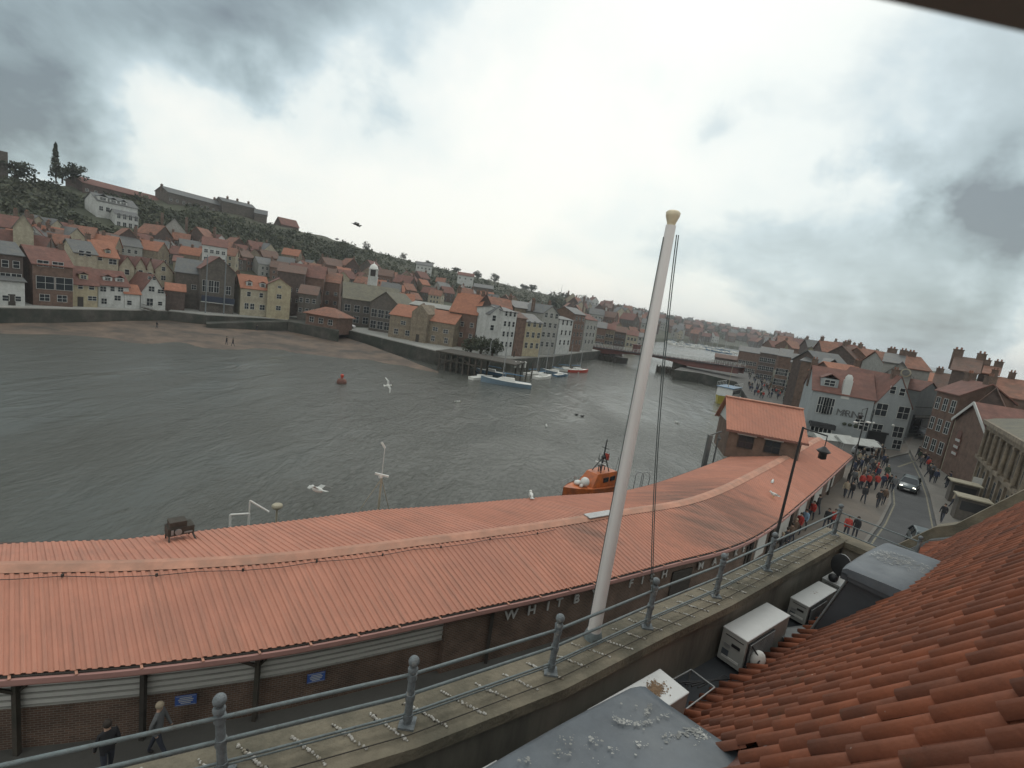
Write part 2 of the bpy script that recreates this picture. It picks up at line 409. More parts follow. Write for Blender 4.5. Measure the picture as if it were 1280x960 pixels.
def hp(label,L,Rr,zb,ez,rise,wall,roof,depth=8,cat='house',name='house',**k):
    """house from photo: base left px, base right px, eave height from eave pixel (above left base) or metres"""
    A=at(L[0],L[1],zb);B=at(Rr[0],Rr[1],zb)
    # keep distance of B sensible
    ze=ez if not isinstance(ez,tuple) else zat(A,*ez)-zb
    return house(name,label,cat,A,B,depth,ze,rise,wall,roof,**k)
# ------------------------------------------------------------------ east bank front row
def qr(px): return lerp(shore,azp(px))[0]-6
def azr(px,py,r):
    d=ray(px,py); h=math.hypot(d[0],d[1]); return Vector((d[0]*r/h,d[1]*r/h,0))
def hr(label,xL,xR,ym,off,yeave,rise,wall,roof,zb=3.5,depth=8,slope=0,cat='house',name='house',rabs=None,**k):
    """front face from px xL..xR at mid-height row ym, set off metres behind the quay edge; eave at px row yeave (at the left corner)"""
    ymR=ym+.146*(xR-xL)*.6
    r0=rabs if rabs else qr(xL)+off; r1=(rabs if rabs else qr(xR)+off)+slope
    if rabs is None: rm=(r0+r1-slope)/2; r0=rm+(r0-rm)*.5; r1=rm+(r1-slope-rm)*.5+slope
    A=azr(xL,ym,r0);B=azr(xR,ymR,r1); A.z=B.z=zb
    ze=zat(A,xL,yeave)-zb
    if rise<0: # ridge as photo row
        rise=zat(A,xL,-rise)-zb-ze
    return house(name,label,cat,A,B,depth,ze,rise,wall,roof,**k)
def u(*a): return list(a)
# E1 .. left edge
hr('dark grey house over a pale ground floor, at the left edge of the picture',-6,29,340,6,316,2.2,'darkbrick','slate',depth=9,wins=[(.35,7.6,.9,1.3),(.75,7.6,.9,1.3),(.35,5,1.4,1.6),(.75,5,1.4,1.6)],chim=[(.1,.5)])
hr('long low whitewashed building on the quay under the dark grey house',-14,31,357,3,349,0.6,'white','slate',depth=4,wins=[(.2,1.3,.8,.9),(.45,1.3,.9,1.),(.8,1.3,.8,.9)],door=(.62,))
hr('brown brick waterside house with four big white-framed windows',41,91,350,4,329,3.2,'redbrick','redroof',depth=10,wins=[(.25,8.4,1.7,1.1),(.62,8.4,1.7,1.1),(.30,4.6,2.7,2.5),(.78,4.6,2.7,2.5),(.28,1.6,1.5,1.3),(.72,1.6,1.5,1.3)],chim=[(.95,.5)])
hr('yellow two-storey waterside cottage with dark red roof and small dormer',91,122,360,4,354,3.4,'yellow','redroof',depth=7,wins=[(.3,4.3,.8,1.),(.75,4.3,.9,1.),(.78,1.9,1.5,.9)],dorm=[(.5,1.6,1.2)],door=(.3,))
hr('cream cottage with slate roof standing behind the yellow cottage',93,121,330,14,315,2.6,'cream','slate',depth=8,wins=[(.3,10.2,.9,1.1),(.62,10.2,.9,1.1),(.3,6.4,.9,1.1),(.62,6.4,.9,1.1)],zb=4.5)
hr('cream house with tall bright orange roof and small skylights above the white cottages',119,148,325,15,319,-300,'cream','orange2',depth=8,wins=[(.2,9.5,.8,1),(.75,9.,1.5,1.2)],dorm=[(.6,1.2,.9,.8)],zb=4.5,chim=[(0,.5)])
hr('low white cottage row with dark red roof beside the yellow cottage',123,161,362,4,355,3.,'white','redroof',depth=7,wins=[(.15,4.,1.1,1.1),(.45,4.2,.8,1.),(.72,4.2,1.,1.),(.18,1.3,1.,1.2),(.62,2.2,1.2,1.1)],dorm=[(.35,1.7,1.),(.75,1.7,1.)])
hr('small white cottage with bright lean-to orange roof left of the white gable house',156,175,368,2.5,366,1.8,'white','orange2',depth=4,wins=[(.3,1.3,.9,1.)])
hr('tall white gable-fronted house with a balcony standing on the quay wall',176,207,365,2,365,4.3,'white','redroof',axis='y',depth=9,zb=3.0,wins=[(.33,8.,.6,.7),(.52,8.,.6,.7),(.42,5.4,1.2,1.2),(.8,5.,1.3,.9),(.36,2.2,1.3,1.7),(.78,2.,.9,.9)])
p=azr(183,380,qr(183)+.9);b=MB();b.box(-.2,5.6,-1.0,0,3.8,3.95);b.box(-.2,5.6,-1.0,-.95,4.75,4.82)
for k in range(12): b.box(-.2+k*.52,-.16+k*.52,-1.,-.96,3.95,4.75)
tag(b.build('balcony',M['timber'],loc=(p.x,p.y,0),rz=-.55),'dark railed balcony on the front of the tall white gable house','balcony')
for i,(a,b_,ye,wn,lab) in enumerate([(149,168,332,[(.5,7.2,.9,1.2)],'leftmost of the row of cream gabled houses, with a tall chimney'),(169,182,333,[(.5,7.4,.9,1.2)],'second cream gable in the row of cream gabled houses'),(182,192,336,[(.5,7,.9,1.2)],'narrow third cream gable in the row of cream gabled houses'),(192,216,338,[(.5,9,.8,1.),(.5,6.6,1.,1.2),(.3,3.6,1.,1.2),(.6,3.6,1.,1.2)],'broad cream gabled house with four windows at the right of the cream gable row')]):
    hr(lab,a,b_,345,14,ye,-(ye-13 if i!=1 else ye-11),'cream','redroof',axis='y',depth=9,zb=4.2,wins=wn,group=None,chim=[(0,.2,.8)] if i==0 else ())
hr('narrow cream wing with one window between the broad cream gable and the slate-roofed hall',216,226,345,18,326,1.5,'cream','redroof',depth=7,wins=[(.5,9,1.,1.2)],zb=4.2)
hr('dark stone hall with long slate roof and two white pipes',219,250,355,10,339,-322,'darkstone','slate',depth=11,zb=3.5,wins=[(.75,6,1,1.2)])
hr('dark stone hall with tall mullioned window and navy band, facing the beach',251,293,355,6,335,-318,'darkstone','redroof',axis='y',depth=12,zb=3.2,wins=[(.12,7.2,1.1,3),(.30,7.2,1.1,3),(.46,7.2,1.1,3),(.82,6.6,1.1,2.2)],cat='hall',name='stone_hall')
p0=azr(252,370,qr(252)+5.4);p1=azr(293,377,qr(293)+5.2)
b=MB();b.beam((p0.x,p0.y,7.2),(p1.x,p1.y,6.9),.35,1.5);b.beam((p0.x,p0.y-.3,6.3),(p1.x,p1.y-.3,6.),.1,.15,1)
tag(b.build('balcony',[M['navy'],M['frame']]),'navy balcony band across the front of the mullioned stone hall','balcony')
for x,y in ((258,318),(281,320)):
    q=azr(x,y+40,qr(x)+4.5); b=MB(); zt=zat(q,x,y); b.tube((q.x,q.y,3.2),(q.x,q.y,zt),.16,.1,6)
    tag(b.build('mast_pole',M['post']),('left' if x<270 else 'right')+' of the two tall grey poles rising before the mullioned stone hall','pole')
hr('small brick outhouse with orange roof between the white gable house and the hall',207,231,372,4,362,1.6,'darkbrick','orange2',depth=5,zb=3.3)
hr('house with orange roof, two white dormers and cream upper storey over brick',301,336,368,4,359,-343,'cream','orange2',depth=9,wins=[(.28,6.0,.9,1.2),(.72,6.0,.9,1.2),(.22,2.6,1.,1.6),(.42,2.6,1.,1.6),(.78,2.6,1.3,1.4)],dorm=[(.3,1.5,1.3,.6,'white'),(.78,1.5,1.3,.6,'white')],chim=[(0,.5,.6)])
p0=azr(301,385,qr(301)+3.7);p1=azr(336,389,qr(336)+3.7)
hr('plain cream gable-ended house with three windows in a column beside the dormered house',334,363,372,2,355,-346,'yellow','redroof',axis='y',depth=8,wins=[(.5,9.,.9,.6),(.5,6.3,1.2,1.2),(.5,3,1.2,1.2)])
hr('tall dark brick warehouse block right of the cream gable house',346,380,355,16,338,2.2,'darkbrick','brownroof',depth=10,wins=grid(3,2,5,3.2,1.,1.1,.2,.8))
hr('orange-red steep roofed house above the brick warehouse',380,404,358,20,345,-330,'redbrick','redroof',depth=9,zb=4,wins=grid(3,2,5,3,.9,1.1))
hr('orange-roofed house in front of the clock turret',395,424,362,24,350,-338,'redbrick','orange',depth=9,zb=4,wins=grid(3,2,5,3,.9,1.1))
hr('brown roofed stone house behind the red hip-roofed pavilion',373,396,372,6,366,2.4,'darkstone','brownroof',depth=9,wins=grid(3,2,3,3,.9,1.2))
# pavilion on a stone base jutting into the water
A=azr(382,398,qr(382)-6);B=azr(421,403,qr(421)-10)
house('pavilion','low brick pavilion with orange hipped roof on a dark stone plinth by the beach','pavilion',(A.x,A.y,3.6),(B.x,B.y,3.6),7,3.2,2.2,'redbrick','orange',hip=True,ov=.6,wins=[(.2,1.6,1.4,1.4),(.5,1.6,1.4,1.4),(.8,1.6,1.4,1.4)],zb=3.6)
b=MB(); A2=azr(360,405,qr(360)-5);B2=azr(424,413,qr(424)-13); n=V2(A2).normalized()
b.prism([(A2.x,A2.y),(B2.x,B2.y),(B2.x+n.x*22,B2.y+n.y*22),(A2.x+n.x*16,A2.y+n.y*16)],-1,3.6)
tag(b.build('stone_plinth',M['quaystone']),'dark stone plinth that carries the orange hip-roofed pavilion','stone platform')
# slipway
b=MB(); P=[azr(258,402,qr(258)-5),azr(310,400,qr(310)-6),azr(362,398,qr(362)-4)]
zz=[1.6,2.6,3.4]
for i in range(2):
    a,c=P[i],P[i+1]; b.add([(a.x,a.y,zz[i]),(c.x,c.y,zz[i+1]),(c.x*1.04,c.y*1.04,zz[i+1]),(a.x*1.04,a.y*1.04,zz[i]),(a.x,a.y,0),(c.x,c.y,0)],[(0,1,2,3),(4,5,1,0)])
tag(b.build('slipway',M['quaystone']),'stone slipway ramp running down to the beach left of the pavilion','slipway')
# big open shed
hr('large dark shed with long grey roof and open galleried end beside the quay',428,499,388,14,372,-352,'darkstone','oldslate',axis='x',depth=16,zb=3.5,slope=10,wins=grid(6,2,2,3.4,1.6,2.,.08,.9),cat='shed',name='boat_shed')
hr('dark gabled end of the open galleried shed, facing the water',462,498,395,11,377,-362,'darkstone','oldslate',axis='y',depth=12,zb=3.5,wins=grid(4,2,2,3.4,1.8,2.2,.15,.88),cat='shed',name='boat_shed')
# orange roofed stone boathouse with central gable
hr('long stone quayside building with bright orange roof on either side of its gabled door',486,567,410,7,392,-379,'stone','orange2',depth=9,zb=3.5,wins=[(.22,4.4,1.4,1.),(.12,1.8,1.2,1.4),(.3,1.8,1.2,1.4),(.72,4.2,1.4,1.),(.88,4.0,1.4,1.),(.7,1.6,1.,1.4),(.9,1.6,1.,1.4)],cat='boathouse',name='boathouse',chim=[(.3,.9,.8)])
hr('sandstone gable with arched brown door in the middle of the orange-roofed boathouse',513,533,410,6.4,390,2.3,'stone','stone',axis='y',depth=7,zb=3.5,door=(.5,),cat='porch',name='gabled_porch',ov=.05)
hr('grey flat-roofed block behind the orange-roofed boathouse',512,562,385,20,380,1.,'darkstone','greystone',depth=8,zb=4)
hr('house with a very tall steep bright orange roof behind the boathouse',562,596,395,16,388,-364,'redbrick','orange2',depth=10,zb=4,slope=-3,wins=grid(3,2,3,3,.9,1.2),chim=[(0,.5,1.5),(.9,.5,1.2)])
hr('dark brick house with steep roof right of the tall orange roof',596,613,395,16,380,3,'darkbrick','redroof',depth=10,zb=4,wins=grid(2,3,2,2.8,1.,1.3),axis='y')
# bushes handled later; white block
hr('white four-storey gabled house with many dark windows above the moorings',612,632,402,6,392,-381,'white','slate',axis='y',depth=9,zb=5,wins=[(.25,8,.9,1.4),(.7,5,1,1.4),(.2,5.5,.9,1.3),(.7,2,1,1.3),(.2,2,.8,1.3)])
hr('white four-storey wing with regular dark windows, right half of the white block',628,645,402,4,389,.8,'white','slate',depth=10,zb=5,slope=3,wins=grid(3,4,1.6,2.7,.8,1.3,.2,.82))
hr('brown windowless house between the white block and the yellow house',645,657,408,6,397,1.5,'redbrick','brownroof',depth=9,zb=4)
hr('yellow gabled waterside house with dark windows and slate roof',656,677,412,4,402,2,'yellow','slate',depth=9,zb=5,wins=grid(3,3,1.6,3,1.,1.5,.2,.85))
hr('pale grey tall house with bay windows right of the yellow house',677,697,405,6,391,2.4,'greystone','slate',axis='y',depth=10,zb=5,wins=grid(3,4,1.8,2.9,1.,1.4,.2,.85),chim=[(0,.5),(1,.5)])
hr('plain white three-storey house at the right end of the waterside terrace',698,715,412,4,399,.8,'white','slate',depth=9,zb=5,wins=grid(3,3,2.4,3.2,.9,1.5,.25,.85))
hr('brown brick house with white window rows next to the white end house',716,730,405,8,392,2,'redbrick','slate',depth=9,zb=5,wins=grid(3,4,2,2.8,.8,1.4,.25,.85))
hr('grey waterside house nearest the swing bridge',731,745,410,8,399,2,'greystone','redroof',depth=9,zb=5,wins=grid(3,3,2,2.8,.8,1.4,.25,.85))
hr('long slate-roofed warehouse behind the yellow and grey terrace',643,672,388,22,384,-376,'stone','slate',depth=9,zb=6)
hr('orange steep roof showing over the white four-storey block',598,640,382,24,381,-369,'redbrick','orange',depth=9,zb=6,chim=[(0,.5),(1,.5)])
# clock turret on a hall
p=azr(466,350,205);b=MB()
zt=atr(466,328,205).z; z0=zt-8
r=empty('clock_turret',(p.x,p.y,z0),.2,'white domed bell turret with open arches rising over the orange roofs','turret')
b=MB();b.box(-1.7,1.7,-1.7,1.7,-6,2.4);b.box(-1.9,1.9,-1.9,1.9,2.4,2.7)
for i in (-1.3,1.3):
    for j in (-1.3,1.3): b.box(i-.3,i+.3,j-.3,j+.3,2.7,5.2)
b.box(-1.8,1.8,-1.8,1.8,5.2,5.6); b.build('tower',M['white'],r)
b=MB();b.lathe([(1.7,5.6),(1.6,6.3),(1.1,7),(.5,7.4),(.15,7.6),(.1,8.2)],n=12);b.build('dome',M['white_plastic'],r)
b=MB();b.box(-1.1,1.1,-1.1,1.1,2.7,5.2);b.build('louvres',M['dark'],r)
# hill-top set
def far(label,xL,xR,ym,r,yeave,rise,wall,roof,depth=8,h=6,slope=0,**k):
    if r<0: r=rad(march((xL+xR)/2,-r,900,100))+3
    A=azr(xL,ym,r);B=azr(xR,ym+.146*(xR-xL),r+slope); ze=zat(A,xL,yeave); A.z=B.z=ze-h
    if rise<0: rise=zat(A,xL,-rise)-ze
    return house(k.pop('name','house'),label,k.pop('cat','house'),A,B,depth,h,rise,wall,roof,zb=ze-h,below=9,**k)
far('very long low building with red roof along the hilltop skyline',103,202,228,268,228,-220,'darkbrick','redroof',depth=9,h=5,slope=20,wins=grid(10,1,2.5,1,1,1,.05,.95),cat='barracks',name='hilltop_range')
far('long slate-roofed terrace on the hilltop right of the red-roofed range',210,277,244,285,240,-233,'darkstone','slate',depth=9,h=6,slope=15,wins=grid(9,1,3,1,1,1.2,.05,.95),chim=[(0,.5,.6),(.98,.5,1)],cat='terrace',name='hilltop_range')
far('short stepped slate-roofed terrace ending the hilltop row',278,319,254,298,251,-246,'darkstone','slate',depth=9,h=6,slope=6,chim=[(.25,.5),(.55,.5),(.9,.5)],cat='terrace',name='hilltop_range')
far('low gabled house with brown roof at the end of the hilltop row',318,334,266,300,266,-260,'darkstone','slate',depth=8,h=5)
far('detached hip-gabled house alone on the hill ridge',352,374,277,308,280,-271,'darkbrick','redroof',depth=9,h=5,slope=4)
far('grey low roof just beyond the lone ridge house',388,404,297,318,297,1.2,'darkstone','slate',depth=8,h=4)
far('second low grey roof along the ridge past the lone house',406,418,300,318,301,1.,'darkstone','slate',depth=8,h=4)
far('pale three-gabled villa halfway up the hillside',121,172,253,-281,250,2.6,'white','slate',depth=8,h=6,slope=6,wins=grid(6,1,3.4,3,1.2,1.5,.1,.9),dorm=[(.15,3,1.5,.2),(.4,2.4,1.2,.2),(.65,2.4,1.2,.2)],cat='villa')
far('white slate-roofed wing with tall windows below the three-gabled villa',144,173,271,-288,267,1.6,'white','slate',depth=6,h=5.5,slope=2,wins=grid(4,2,2,3,1.,1.8,.15,.9))
far('cream gable house half hidden in trees at upper left of the town',16,42,285,178,283,3.4,'cream','slate',depth=8,h=8,axis='y')
far('tall grey stone house with stepped gables among trees on the slope',202,233,290,-312,286,4.5,'greystone','slate',depth=9,h=9,wins=grid(4,2,3,3,1,1.3),axis='y',chim=[(0,.5),(1,.5)])
far('white houses pair with red roofs on the slope above the stone hall',253,284,308,200,305,2.6,'white','redroof',depth=8,h=7,wins=grid(4,2,2.4,2.6,1,1.1))
far('cream gable house with orange roof right behind the clock turret hall',420,437,345,215,346,-338,'cream','orange2',depth=10,h=8,axis='y',wins=[(.5,4,1,1)])
far('stone ruin stump at the extreme top left on the skyline',-12,10,200,262,186,0.01,'darkstone','darkstone',depth=5,h=16,cat='ruin',name='ruined_tower',ov=0,wins=())
far('white pair of cottages on the far slope below the skyline',520,540,332,330,330,2,'white','slate',depth=8,h=5,wins=grid(4,1,3,1,1,1))
far('white house row with red roof on the far slope above the orange roofs',572,592,346,340,343,2,'white','redroof',depth=8,h=5,wins=grid(3,1,3,1,1,1))
far('long slate block among orange roofs below the far slope',592,616,361,300,358,2,'darkstone','slate',depth=9,h=6,wins=grid(6,1,3,1,1,1))

# ------------------------------------------------------------------ packed town: generic houses copied
def generic(wall,roof,w,d,h,rise,axis,k):
    r=empty('house',(0,0,0)); 
    wm=wall_mb(w,d,h,rise,axis,below=4); wm.build('wall',M[wall],r)
    ro=roof_mb(w,d,h+.01,rise,axis,.25).build('roof',M[roof],r)
    cx=(.02,.98,.5,.98)[k%4]*w; chim_mb(cx,d*.5 if axis=='x' else d*.8,h,h+rise+1.,.9).build('chimney',[M['brick'],M['orange']],ro)
    ws=grid(2+(w>7),2 if h>5 else 1,1.6,2.6,.9,1.2,.25,.75)
    for q in ws: add_window(r,q[0]*w,-.012,q[1],q[2],q[3])
    for q in ((.3,1.6),(.7,1.6),(.5,4.2)): 
        if q[1]<h-1: add_window(r,w+.012,q[1],q[0]*d,.9,1.2,PI/2).location=(w+.012,q[0]*d,q[1])
    return r
kinds=[('redbrick','orange','red-brick','orange pantile',7,8,5.6,3.4,'x'),('cream','orange','cream','orange pantile',8,7,5.4,3.2,'x'),('white','redroof','white','dark red',6,8,6,3.2,'y'),
 ('darkstone','redroof','dark stone','dark red',9,8,5.6,3.6,'x'),('redbrick','brownroof','red-brick','brown tile',8,8,6.5,3.2,'x'),('darkbrick','orange','dark brick','orange pantile',7,9,6.2,3.6,'y'),
 ('stone','orange2','sandstone','bright orange',8,7,5,3.2,'x'),('greystone','slate','grey','slate',8,8,6,3,'x'),('cream','slate','cream','slate',6,8,6.4,3,'y'),('darkbrick','redroof','dark brick','dark red',7,8,5.4,3.4,'x'),('stone','redroof','sandstone','dark red',7,8,5.4,3.4,'y')]
protos=[[generic(k[0],k[1],*k[4:8],k[8],i),False] for i,k in enumerate(kinds)]
usedlab={}
def lab_house(k,px,py,zone):
    marks=[(30,'dark grey house at the left edge'),(70,'brown brick waterside house'),(105,'yellow waterside cottage'),(140,'white cottage row'),(190,'tall white gable house'),(232,'slate-roofed stone hall'),(275,'mullioned stone hall'),(320,'dormered orange-roofed house'),(350,'plain cream gable house'),(400,'hip-roofed pavilion'),(445,'long grey shed'),(475,'domed bell turret'),(525,'orange-roofed boathouse'),(580,'tall steep orange roof'),(630,'white four-storey block'),(665,'yellow terrace house'),(705,'white end house'),(745,'grey house by the bridge')]
    m=min(marks,key=lambda q:abs(q[0]-px))[1]
    return f'{kinds[k][2]} house, {kinds[k][3]} roof, {zone} {m}'
def put_house(k,p,ang,label,group,sc=1.):
    pr=protos[k]
    if not pr[1]: o=pr[0]; pr[1]=True
    else: o=copy_tree(pr[0])
    o.location=p; o.rotation_euler=(0,0,ang); o.scale=(sc,sc,sc)
    base=label
    usedlab.setdefault(base,[]).append(o)
    o['label']=label;o['category']='house';o['group']=group
    return o
top=[(0,298),(60,298),(100,312),(200,312),(260,312),(330,326),(400,338),(450,346),(500,346),(560,360),(620,376),(700,388),(745,396),(800,404)]
bot=[(0,322),(100,318),(200,330),(260,330),(330,345),(380,350),(450,368),(500,385),(560,375),(620,388),(700,400),(745,408),(800,420)]
cnt=0
for row in range(7):
    x=-4+row%2*8
    while x<800:
        yt=lerp(top,x)[0]; yb=lerp(bot,x)[0]; n=max(2,(yb-yt)/8.5)
        if row<n:
            t=(row+.5)/n; px=x+random.uniform(-3,3); py=yb+(yt-yb)*t+random.uniform(-2,2)+5
            p=march(px,py,900,100)
            if p is not None and p.z>3.25 and (rad(p)>qr(px)+13):
                k=random.choice([0,0,1,2,3,3,4,4,5,6,6,7,7,8,9,9,10])
                a=-math.atan2(p.x,p.y)+random.choice([-.5,-.3,.2,.45,.6,-.15,1.0])*random.uniform(.6,1.1)
                zone='lowest tier behind' if t<.34 else ('middle tier above' if t<.67 else 'top tier above')
                sc=random.uniform(.72,.98)
                p.z-=.4
                put_house(k,p,a,lab_house(k,px,py,zone),'houses packed on the east slope',sc); cnt+=1
        x+=random.uniform(17,22)*(1 if x<560 else .85)
# far town beyond the bridge
far_pts=[]
for i in range(900):
    px=random.uniform(700,1000); py=hy(px)+random.uniform(-9,14)+(0 if px<900 else -1)
    p=march(px,py,1500,260)
    if p is None or p.z<2.2: continue
    if any(abs(px-q[0])<7 and abs(py-q[1])<2.6 for q in far_pts): continue
    r=rad(p)
    if r<240: continue
    far_pts.append((px,py)); 
    k=random.choice([0,2,3,4,5,7,8,9,4,7,3]); 
    put_house(k,p,-math.atan2(p.x,p.y)+random.uniform(-.6,.6),f'distant {kinds[k][2]} house, {kinds[k][3]} roof, beyond the bridge, '+('left of the flagpole' if px<808 else 'just right of the flagpole' if px<880 else 'far right'),'distant houses beyond the bridge',random.uniform(1.1,1.7))
    cnt+=1
    if len(far_pts)>=105: break
for k,pr in enumerate(protos):
    if not pr[1]: bpy.data.objects.remove(pr[0])
print('HOUSES',cnt)
# ------------------------------------------------------------------ west bank: ground, street
UA=Vector((.786,.618,0)); VA=Vector((.618,-.786,0)); P0=Vector((-.58,4.49,0))
def UVW(a,b,z): p=P0+UA*a+VA*b; return Vector((p.x,p.y,z))
ZE=6.05
NEpx=[(-120,852),(0,845),(165,832),(330,812),(450,791),(575,765),(700,738),(830,705),(940,672),(1010,620),(1065,570)]
NE=[at(x,y,ZE) for x,y in NEpx]
def resample(P,step):
    L=[0]
    for a,b in zip(P[:-1],P[1:]): L.append(L[-1]+(b-a).length)
    n=int(L[-1]/step); out=[]
    for i in range(n+1):
        s=L[-1]*i/n; k=max(j for j in range(len(L)-1) if L[j]<=s+1e-9); t=(s-L[k])/(L[k+1]-L[k]); 
        # catmull-rom
        p1,p2=P[k],P[k+1]; p0=P[k-1] if k>0 else p1*2-p2; p3=P[k+2] if k+2<len(P) else p2*2-p1
        out.append(.5*((2*p1)+(p2-p0)*t+(2*p0-5*p1+4*p2-p3)*t*t+(3*p1-p0-3*p2+p3)*t**3))
    return out,L[-1]
NE[0]=NE[1]*2-NE[2]; NE.insert(0,NE[0]*2-NE[1])
ST,LEN=resample(NE,.245)
NR=[]
for i in range(len(ST)):
    a=ST[max(0,i-6)];b=ST[min(len(ST)-1,i+6)]; th=math.atan2(b.y-a.y,b.x-a.x)+PI/2; t2=R(136) if th<R(136) else th; NR.append(Vector((math.cos(t2),math.sin(t2),0))/math.cos(t2-th))
def tn(i):
    a=ST[max(0,i-6)];b=ST[min(len(ST)-1,i+6)]; d=(b-a).normalized(); return Vector((-d.y,d.x,0))
def nrm(i,P=None):
    return NR[min(max(i,0),len(NR)-1)]
WD=7.6; WR=3.45; ZR=ZE+1.10
far_line=[ST[i]+nrm(i)*(WD+.9) for i in range(0,len(ST),8)]+[ST[-1]+nrm(len(ST)-1)*(WD+2)]
fl=[(p.x,p.y) for p in far_line]
q1=at(918,490,0);q2=at(872,478,0);q3=at(840,474,0)
land=[(-80,-30),(-60,-8)]+fl+[(at(935,522,0).x,at(935,522,0).y)]+[(q1.x,q1.y),(q2.x,q2.y),(q3.x,q3.y)]
for x,y,r in ((868,458,236),(900,452,300),(955,446,345)): p=azr(x,y,r); land.append((p.x,p.y))
p=azr(1010,440,420); land+=[(p.x,p.y),(700,420),(700,-120),(-80,-120)]
M['paving']=mat('brown_grey_paving',(.135,.115,.095),.9,.15,.5,.15,6.,col2=(.10,.092,.082),world=True)
M['ground']=mat('worn_quay_asphalt',(.082,.080,.074),.9,.2,.35,.2,12.,col2=(.11,.105,.095),world=True)
mb=MB(); mb.prism(land,-2,3.3,0)
o=mb.build('quay_ground',[M['ground'],M['quaystone']]); 
for f in o.data.polygons:
    if abs(f.normal.z)<.5: f.material_index=1
tag(o,kind='structure')
def g(px,py,z=3.3): return at(px,py,z)
kl=[g(1040,735),g(1068,697),g(1087,670),g(1100,653),g(1112,629),g(1111,605),g(1108,590),g(1107,580),g(1111,573),g(1120,570),g(1134,567)]
kr=[g(1160,700),g(1174,665),g(1171,652),g(1164,622),g(1156,600),g(1147,582),g(1138,563),g(1131,552)]
def strip(P,w,z0,z1,mats,name):
    m=MB()
    for a,b in zip(P[:-1],P[1:]): m.beam((a.x,a.y,(z0+z1)/2),(b.x,b.y,(z0+z1)/2),w,z1-z0)
    return m.build(name,mats)
# asphalt carriageway sheet
mb=MB(); n1=kl[:-1]; 
top=[g(1150,549),g(1146,541),g(1128,556),g(1131,566)]
poly=[(p.x,p.y,3.304) for p in kl]+[(p.x,p.y,3.304) for p in reversed(kr)]
mb.add(poly,[tuple(range(len(poly)))])
tag(mb.build('road',M['asphalt']),kind='structure')
# street going up beside the gable house
a,b,c,d_=kl[-1],g(1142,541),g(1163,545),kr[-2]
mb=MB();mb.add([(a.x,a.y,3.308),(d_.x,d_.y,3.308),(c.x,c.y,3.308),(b.x,b.y,3.308)],[(0,1,2,3)])
tag(mb.build('side_road',M['asphalt']),kind='structure')
# left pavement
eL=[ST[i]+nrm(i)*1.0 for i in range(0,len(ST),10)]
ends=[p for p in eL if p.x<kl[0].x+30]
pl_=[(p.x,p.y) for p in ends if p.x>9]
poly=[(kl[0].x-14,kl[0].y-13)]+[(p.x,p.y) for p in kl[:8]]+[(g(1085,566).x,g(1085,566).y)]+[(x,y) for x,y in reversed(pl_)]
mb=MB(); mb.prism(poly,3.0,3.42); tag(mb.build('pavement',M['paving']),kind='structure')
s=strip([p+Vector((0,0,0)) for p in kl[:8]],.22,3.2,3.44,M['kerb'],'kerb'); tag(s,kind='structure')
# pavement in front of gable house
A0=g(1081,557);B0=g(1125,563)
mb=MB(); poly=[(p.x,p.y) for p in (g(1098,571),g(1109,573),g(1120,570),g(1134,567),g(1142,541),g(1130,556),g(1081,557))]
mb.prism(poly,3.0,3.43); tag(mb.build('corner_pavement',M['paving']),kind='structure')
tag(strip([g(1098,571),g(1109,573),g(1120,570),g(1134,567),g(1143,541)],.3,3.2,3.45,M['kerb'],'corner_kerb'),kind='structure')
# right pavement
poly=[(p.x,p.y) for p in kr]+[(g(1163,545).x,g(1163,545).y),(g(1240,600).x,g(1240,600).y),(g(1300,640).x,g(1300,640).y),(g(1300,720).x,g(1300,720).y)]
M['paving2']=mat('grey_paving',(.15,.14,.125),.9,.15,.6,.15,6.,col2=(.12,.115,.10),world=True)
mb=MB(); mb.prism(poly,3.0,3.41); tag(mb.build('right_pavement',M['paving2']),kind='structure')
tag(strip(kr,.22,3.2,3.44,M['kerb'],'right_kerb'),kind='structure')
# yellow/white line markings
def line(P,off,w,name):
    m=MB()
    for a,b in zip(P[:-1],P[1:]):
        d=(b-a).normalized(); n=Vector((-d.y,d.x,0))
        m.add([(a+n*off).to_tuple()[:2]+(3.309,),(b+n*off).to_tuple()[:2]+(3.309,),(b+n*(off+w)).to_tuple()[:2]+(3.309,),(a+n*(off+w)).to_tuple()[:2]+(3.309,)],[(0,1,2,3)])
    return tag(m.build(name,M['paint']),kind='structure')
line(kl[1:8],-.45,.12,'road_line'); line(kr[1:7],.35,.12,'road_line')
a,b=g(1124,584),g(1147,576); line([a,b],0,.25,'road_line'); 
# ------------------------------------------------------------------ fish market
def corr_mat(name,base,stain):
    m=mat(name,base,.75,.1,.5,col2=stain,world=True,c2lo=.48,c2hi=.75); return m
M['corr']=corr_mat('faded_red_sheet_roof',(.46,.20,.135),(.36,.165,.12))
